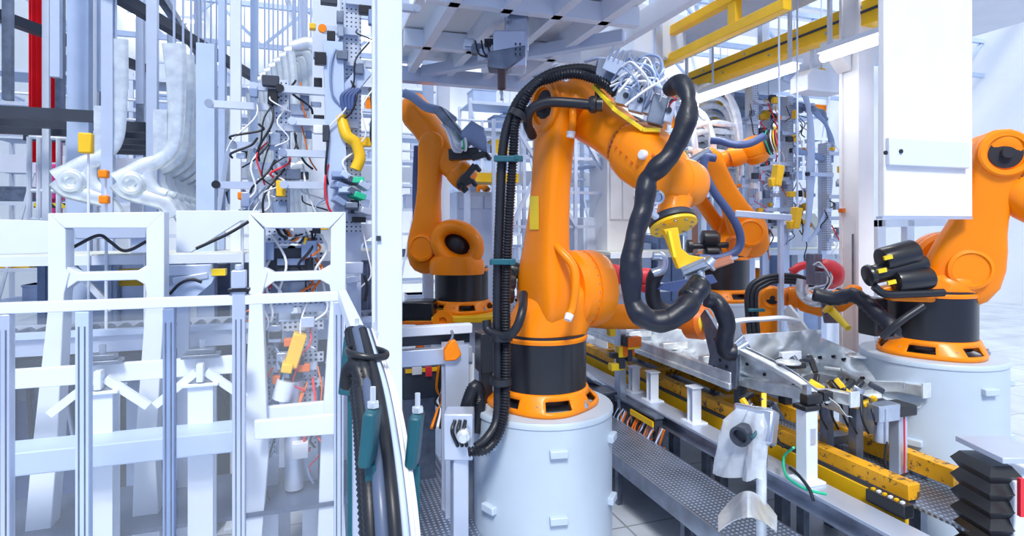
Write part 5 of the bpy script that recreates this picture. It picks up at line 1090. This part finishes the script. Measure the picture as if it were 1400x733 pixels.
tag(MB().rings([[PY(px, py, 4.85)+V((0, dy, 0)) for px, py in ((607, 478), (616, 465), (622, 464), (630, 484), (622, 492), (607, 493))] for dy in (-.04, .04)]).build('orange_pulley', 'orange', bev=.01), 'orange folded cover hanging on a hook from the guard beam', 'cover')
hose('hook', 'small steel hook above the orange folded cover', 'hook', [PY(617, 452, 4.85), PY(619, 458, 4.85), PY(617, 466, 4.85)], .012, 'steel')
t = thing('control_cabinet', 'black control cabinet with a red switch right of the thick column', 'cabinet', (PY(577, 530, 5.6).x, 5.6, 0))
a, b = PY(551, 548, 5.6), PY(605, 499, 5.6)
MB().bb((a.x, 5.6, a.z), (b.x, 6.1, b.z)).build('body', 'dark', t, bev=.012)
MB().bb((a.x+.02, 5.58, b.z-.05), (b.x-.05, 5.6, b.z-.015)).build('yellow_strip', 'yellow', t)
MB().box(PY(586, 508, 5.58), (.06, .03, .09)).build('red_switch', 'red', t); MB().box(PY(570, 507, 5.58), (.09, .02, .07)).build('name_plate', 'cap', t)
MB().bb((a.x+.05, 5.7, 0), (b.x-.05, 6.0, a.z)).build('base', 'darksteel', t)
tag(MB().box(PY(664, 480, 4.8), (.14, .2, .34)).bb(PY(664, 502, 4.8)-V((.05, .05, PY(664, 502, 4.8).z)), PY(664, 502, 4.8)+V((.05, .05, 0))).build('junction_box', 'black', bev=.01), 'black junction box left of the large robot skirt', 'box')
tag(MB().bb((PY(549, 560, 5.2).x-.4, 3.6, .50), (PY(700, 560, 5.2).x-.5, 7.2, .53)).build('tread_walkway', 'tread'), 'tread plate floor below the guard beam left of the large pedestal', 'floor plate')
for k in range(4):
    tag(MB().tube([PY(600+k*3, 500, 5.5), PY(597+k*4, 530, 5.45), PY(604-k*3, 548, 5.4), PY(598+k*2, 562, 5.3), PY(590+k*4, 585, 5.1)], .014, 8).build('floor_cable', ('orange', 'rubber', 'cap', 'rubber')[k], ang=80), ('orange', 'outer black', 'white', 'inner black')[k]+' cable hanging beside the black control cabinet', 'cable')
hose('motor_hose', 'black hose rising from the floor behind the large pedestal left side', 'hose', [P(632, 612, 4.7), P(634, 575, 4.7), P(641, 545, 4.7), P(650, 528, 4.7), P(656, 545, 4.75), P(650, 590, 4.75)], .05, 'rubber', rib=.004)
t = thing('coupling_block', 'steel bracket with small chrome valve left of the large pedestal', 'bracket', P(630, 600, 4.5))
MB().box(P(628, 592, 4.5), (.22, .2, .35), (RT, FW, UP)).bb(P(628, 610, 4.5)-V((.06, .06, P(628, 610, 4.5).z)), P(628, 610, 4.5)+V((.06, .06, 0))).build('plate', 'alu', t, bev=.01)
MB().lathe(P(634, 594, 4.36), -FW, [(0, .05), (.05, .05), (.06, .03), (.1, .03)], 20).build('valve', 'galv', t)
for k in range(3): MB().tube([P(622+k*7, 575, 4.4), P(618+k*8, 590, 4.35), P(626+k*6, 610, 4.4)], .014, 8).build('cable', 'rubber', t)
# far table with yellow edge, red box behind gripper
t = thing('work_table', 'white work table with a yellow edge behind the left robot gripper', 'table', (PY(665, 260, 11).x, 11, 0))
a, b = PY(636, 248, 10.6), PY(689, 237, 10.6)
MB().bb((a.x, 10.6, a.z), (b.x+.3, 11.4, b.z)).build('yellow_edge', 'yellow', t); MB().bb((a.x-.1, 10.6, b.z), (b.x+.3, 11.5, b.z+.05)).build('top', 'white', t)
for x in (a.x+.05, b.x+.1): MB().bb((x, 10.8, 0), (x+.1, 10.9, a.z)).build('leg', 'alu', t)
# small far robots (copies of the robot by the column, without its own tool)
far = copy_tree(R2); far.scale = (.5, .5, .5); far.location = P(664, 312, 14.0); far['label'] = 'tiny orange robot far behind, right of the left robot'
for ch in list(far.children):
    pass
q = far.location; tag(MB().bb((q.x-.4, q.y-.4, 0), (q.x+.4, q.y+.4, q.z)).build('robot_plinth', 'alu'), 'grey plinth under the tiny far orange robot', 'plinth')
# far machines between left robot and large robot
for i, (px, py, d, w_, h_, mt, lb) in enumerate(((655, 275, 12.2, 1.1, .35, 'alu', 'grey machine top behind the left robot gripper'), (650, 345, 12.4, .9, .5, 'white', 'white machine base behind the left robot skirt'), (805, 330, 11.0, .5, .9, 'white', 'white cabinet seen below the large robot arm'), (838, 255, 10.6, .55, 1.2, 'white_warm', 'tall white box under the ring of the large robot arm'), (850, 370, 11.7, 1.0, 1.1, 'alu', 'pale cabinet with a white notice behind the fabric sleeve'), (905, 365, 11.9, .6, 1.3, 'midblue', 'blue glazed cabinet right of the fabric sleeve'), (1085, 375, 12.0, .7, .9, 'midblue', 'blue glazed cabinet behind the small robot'), (1125, 330, 12.4, .9, .7, 'white', 'white cabinet left of the right column'))):
    c = P(px, py, d); t = thing('machine_cabinet', lb, 'cabinet', (c.x, c.y, 0))
    MB().bb((c.x-w_/2, c.y-.3, 0), (c.x+w_/2, c.y+.4, c.z+h_/2)).build('body', mt, t, bev=.015)
    MB().bb((c.x-w_/2+.05, c.y-.33, c.z-h_/2), (c.x-.02, c.y-.3, c.z+h_/2-.08)).build('door', mt, t, bev=.006); MB().bb((c.x+.02, c.y-.33, c.z-h_/2), (c.x+w_/2-.05, c.y-.3, c.z+h_/2-.08)).build('door', mt, t, bev=.006)
    if i == 4: MB().box(PY(825, 363, c.y-.36), (.30, .02, .24)).build('notice', 'cap', t)
tag(MB().tube([P(820, 382, 7.6), P(835, 376, 7.5), P(860, 377, 7.5), P(885, 378, 7.5), P(888, 390, 7.6)], lambda f: .12+.03*math.sin(f*8), 14, flat=.7).build('red_cloth', 'red', ang=70), 'red fabric cover lying behind the black fabric sleeve', 'cloth')
q = P(850, 386, 7.7); tag(MB().bb((q.x-.6, q.y-.2, q.z-.12), (q.x+.6, q.y+.3, q.z-.02)).bb((q.x-.05, q.y, 0), (q.x+.05, q.y+.1, q.z-.1)).build('cloth_shelf', 'alu'), 'grey shelf under the red fabric cover', 'shelf')
# shelf line to the right
t = thing('work_platform', 'pale work platform running behind the robots on the right', 'platform', (6.5, 7.6, 0))
z0 = PY(1090, 341, 8.6).z
MB().bb((4.6, 8.6, z0-.05), (11, 9.4, z0)).build('deck', 'cream', t); MB().bb((4.6, 8.57, z0-.1), (11, 8.6, z0-.01)).build('edge_beam', 'white', t)
for x in (4.9, 6.3, 7.4, 8.6, 10): MB().bb((x, 8.7, 0), (x+.14, 8.84, z0-.05)).build('post', 'white', t)
# car side frames on the right
def frame_panel(t, pts, r, m='galv'):
    MB().tube([PY(a, b, 7.6) for a, b in pts], lambda f: r*(1+.25*math.sin(f*12)), 10, flat=.45).build('pillar', m, t, ang=70)
    (a, b), (c, d) = pts[0], pts[-1]
t = thing('car_body_side', 'silver car side frame nearest in the row right of the fabric sleeve', 'car panel', PY(990, 250, 7.6))
frame_panel(t, [(948, 128), (965, 120), (984, 121), (998, 134), (1008, 160), (1013, 200), (1014, 240)], .06)
frame_panel(t, [(952, 150), (968, 165), (975, 190), (978, 225)], .045)
frame_panel(t, [(945, 172), (975, 168), (1010, 172)], .045); frame_panel(t, [(940, 205), (970, 208), (1012, 212)], .05)
frame_panel(t, [(950, 128), (948, 180), (952, 240)], .06)
q = PY(975, 120, 7.6); MB().cyl(q, V((q.x, q.y, 12.2)), .012, n=6).build('hanger_rod', 'alu', t)
for k in range(1, 8):
    c = copy_tree(t); c.location = t.location+V((.28*k, .38*k, -.05*k)); c['label'] = 'silver car side frame, %s behind the nearest one in the right row' % ORD[k-1]; c['group'] = 'car side frames in the right row'
t = thing('car_body_side', 'tall pale car side frame hanging beside the tube lamp', 'car panel', PY(1100, 330, 6.4))
frame_panel(t, [(1070, 104), (1088, 112), (1102, 135), (1108, 170), (1108, 230), (1106, 290), (1100, 330)], .07, 'paleblue')
frame_panel(t, [(1112, 150), (1128, 168), (1137, 195), (1137, 222)], .05, 'midblue'); frame_panel(t, [(1085, 205), (1110, 212), (1137, 220)], .05, 'midblue')
frame_panel(t, [(1108, 150), (1122, 153), (1130, 165)], .06, 'darksteel')
q = PY(1086, 110, 7.6); MB().cyl(q, V((q.x, q.y, 12.2)), .012, n=6).build('hanger_rod', 'alu', t)
frame_panel(t, [(1136, 225), (1134, 270), (1120, 310), (1105, 330)], .035, 'paleblue')
t = thing('panel_rack', 'grey rack posts holding the silver side frames on the right', 'rack', (6.3, 9, 0))
for px, Y in ((950, 8.2), (985, 9.2), (1000, 8.4), (1018, 9.6), (1050, 9.8)):
    x = PY(px, 200, Y).x; MB().bb((x-.06, Y, 0), (x+.06, Y+.12, 5.36)).build('upright', 'alu', t)
for py in (125, 150, 195, 235): a, b = PY(940, py, 8.8), PY(1090, py, 8.8); MB().bb((a.x, 8.8, a.z-.06), (b.x, 8.92, a.z+.06)).build('crossbar', 'midblue' if py != 195 else 'darksteel', t)
for py, x0, x1 in ((215, 985, 1030), (180, 960, 1000), (140, 1000, 1040)): a, b = PY(x0, py, 8.5), PY(x1, py, 8.5); MB().bb((a.x, 8.5, a.z-.12), (b.x, 8.6, a.z+.12)).build('plate', 'darksteel', t, bev=.01)
tooling('perforated tooling mast with black valves above the robot tool', 1050, 8.1, 2.9, 5.2, .12, 11, 9, 16, 26)
tooling('perforated tooling mast with yellow clamps left of the right column', 1078, 7.9, 2.9, 5.2, .12, 12, 9, 16, 26)
tooling('slim tooling mast at the right end of the work platform', 1130, 7.6, 2.6, 4.4, .10, 13, 5, 8, 12)
tooling('tooling mast with pads behind the side frames on the right', 1030, 8.0, 2.8, 5.6, .12, 14, 8, 10, 22)
for i, (px, py, d, lb) in enumerate(((1060, 240, 7.0, 'yellow bent clamp low on the tooling mast right of centre'), (1118, 108, 9.5, 'yellow clamp hanging beside the top of the right column'), (1046, 150, 10.0, 'orange clamp high between the right side frames'), (980, 150, 11.0, 'orange clamp behind the silver side frames'), (1085, 298, 7.2, 'yellow clamp bar above the right work platform'))):
    t = thing('yellow_clamp', lb, 'clamp', P(px, py, d)); s_ = .1; q = P(px+5, py-12, d); MB().cyl(q, V((q.x, q.y, 12.2)), .012, n=6).build('hanger_rod', 'alu', t)
    MB().beam(P(px-8, py+10, d), P(px+4, py+8, d), s_).build('jaw', 'yellow', t, bev=.01); MB().beam(P(px, py+14, d), P(px+5, py-14, d), s_).build('body', 'yellow', t, bev=.01)
    MB().beam(P(px+5, py-12, d), P(px+5, py-12, d)+V((0, .3, 0)), .05).build('mount', 'steel', t)
q = P(1070, 298, 7.05); tag(MB().bb((q.x-.03, q.y, 0), (q.x+.03, q.y+.06, q.z)).beam(P(1005, 292, 7.2), P(1082, 298, 7.0), .10, .08).build('cross_tube', 'alu', bev=.01), 'grey horizontal tube above the right work platform', 'tube')
t = thing('lamp_bracket', 'white sloped bracket box left of the right column top', 'bracket', PY(1120, 110, 6.2))
MB().prism([(0, 0), (.62, 0), (.62, .26), (.1, .3), (0, .2)], PY(1092, 126, 6.2), V((1, 0, 0)), UP, .3).build('box', 'white', t, bev=.01); MB().beam(PY(1110, 108, 6.2), PY(1110, 60, 6.2), .04).build('hanger', 'alu', t)
tag(plates(MB(), [[(1040, 318), (1090, 292), (1112, 292), (1140, 336), (1130, 338), (1105, 300), (1092, 300), (1048, 322)]], 8.3, .08).build('triangular_frame', 'cream', bev=.006), 'grey triangular frame standing on the right work platform', 'frame')
# far cable drops and lamps giving the depth of the hall
rr = random.Random(12)
for i in range(14):
    y = 9+i*1.2; x = -4+((i*37) % 130)/10
    tag(MB().cyl((x, y, 12.2), (x, y, 5.2+(i % 4)*.5), .02, n=8).bb((x-.12, y-.12, 5.0+(i % 4)*.5), (x+.12, y+.12, 5.25+(i % 4)*.5)).build('drop_socket', 'alu'), 'small grey socket box on a thin rod under the roof, %s from the front' % ORD[i], 'socket box', 'socket boxes hanging under the roof')
for i, (x, y) in enumerate([(x, y) for y in (10, 14.5, 19, 23.5) for x in (-4, 1, 6, 11, 16)]):
    t = thing('hall_lamp', 'long white strip lamp under the roof, %s row, %s from the left' % (ORD[i//5], ORD[i % 5]), 'lamp', (x, y, 8.9), 'strip lamps under the roof')
    MB().bb((x-.9, y-.08, 8.9), (x+.9, y+.08, 8.96)).build('tube', 'lamp', t); MB().bb((x-.95, y-.12, 8.96), (x+.95, y+.12, 9.04)).build('housing', 'white', t)
    for dx in (-.7, .7): MB().cyl((x+dx, y, 9.04), (x+dx, y, 12.95), .012, n=6).build('hanger', 'alu', t)
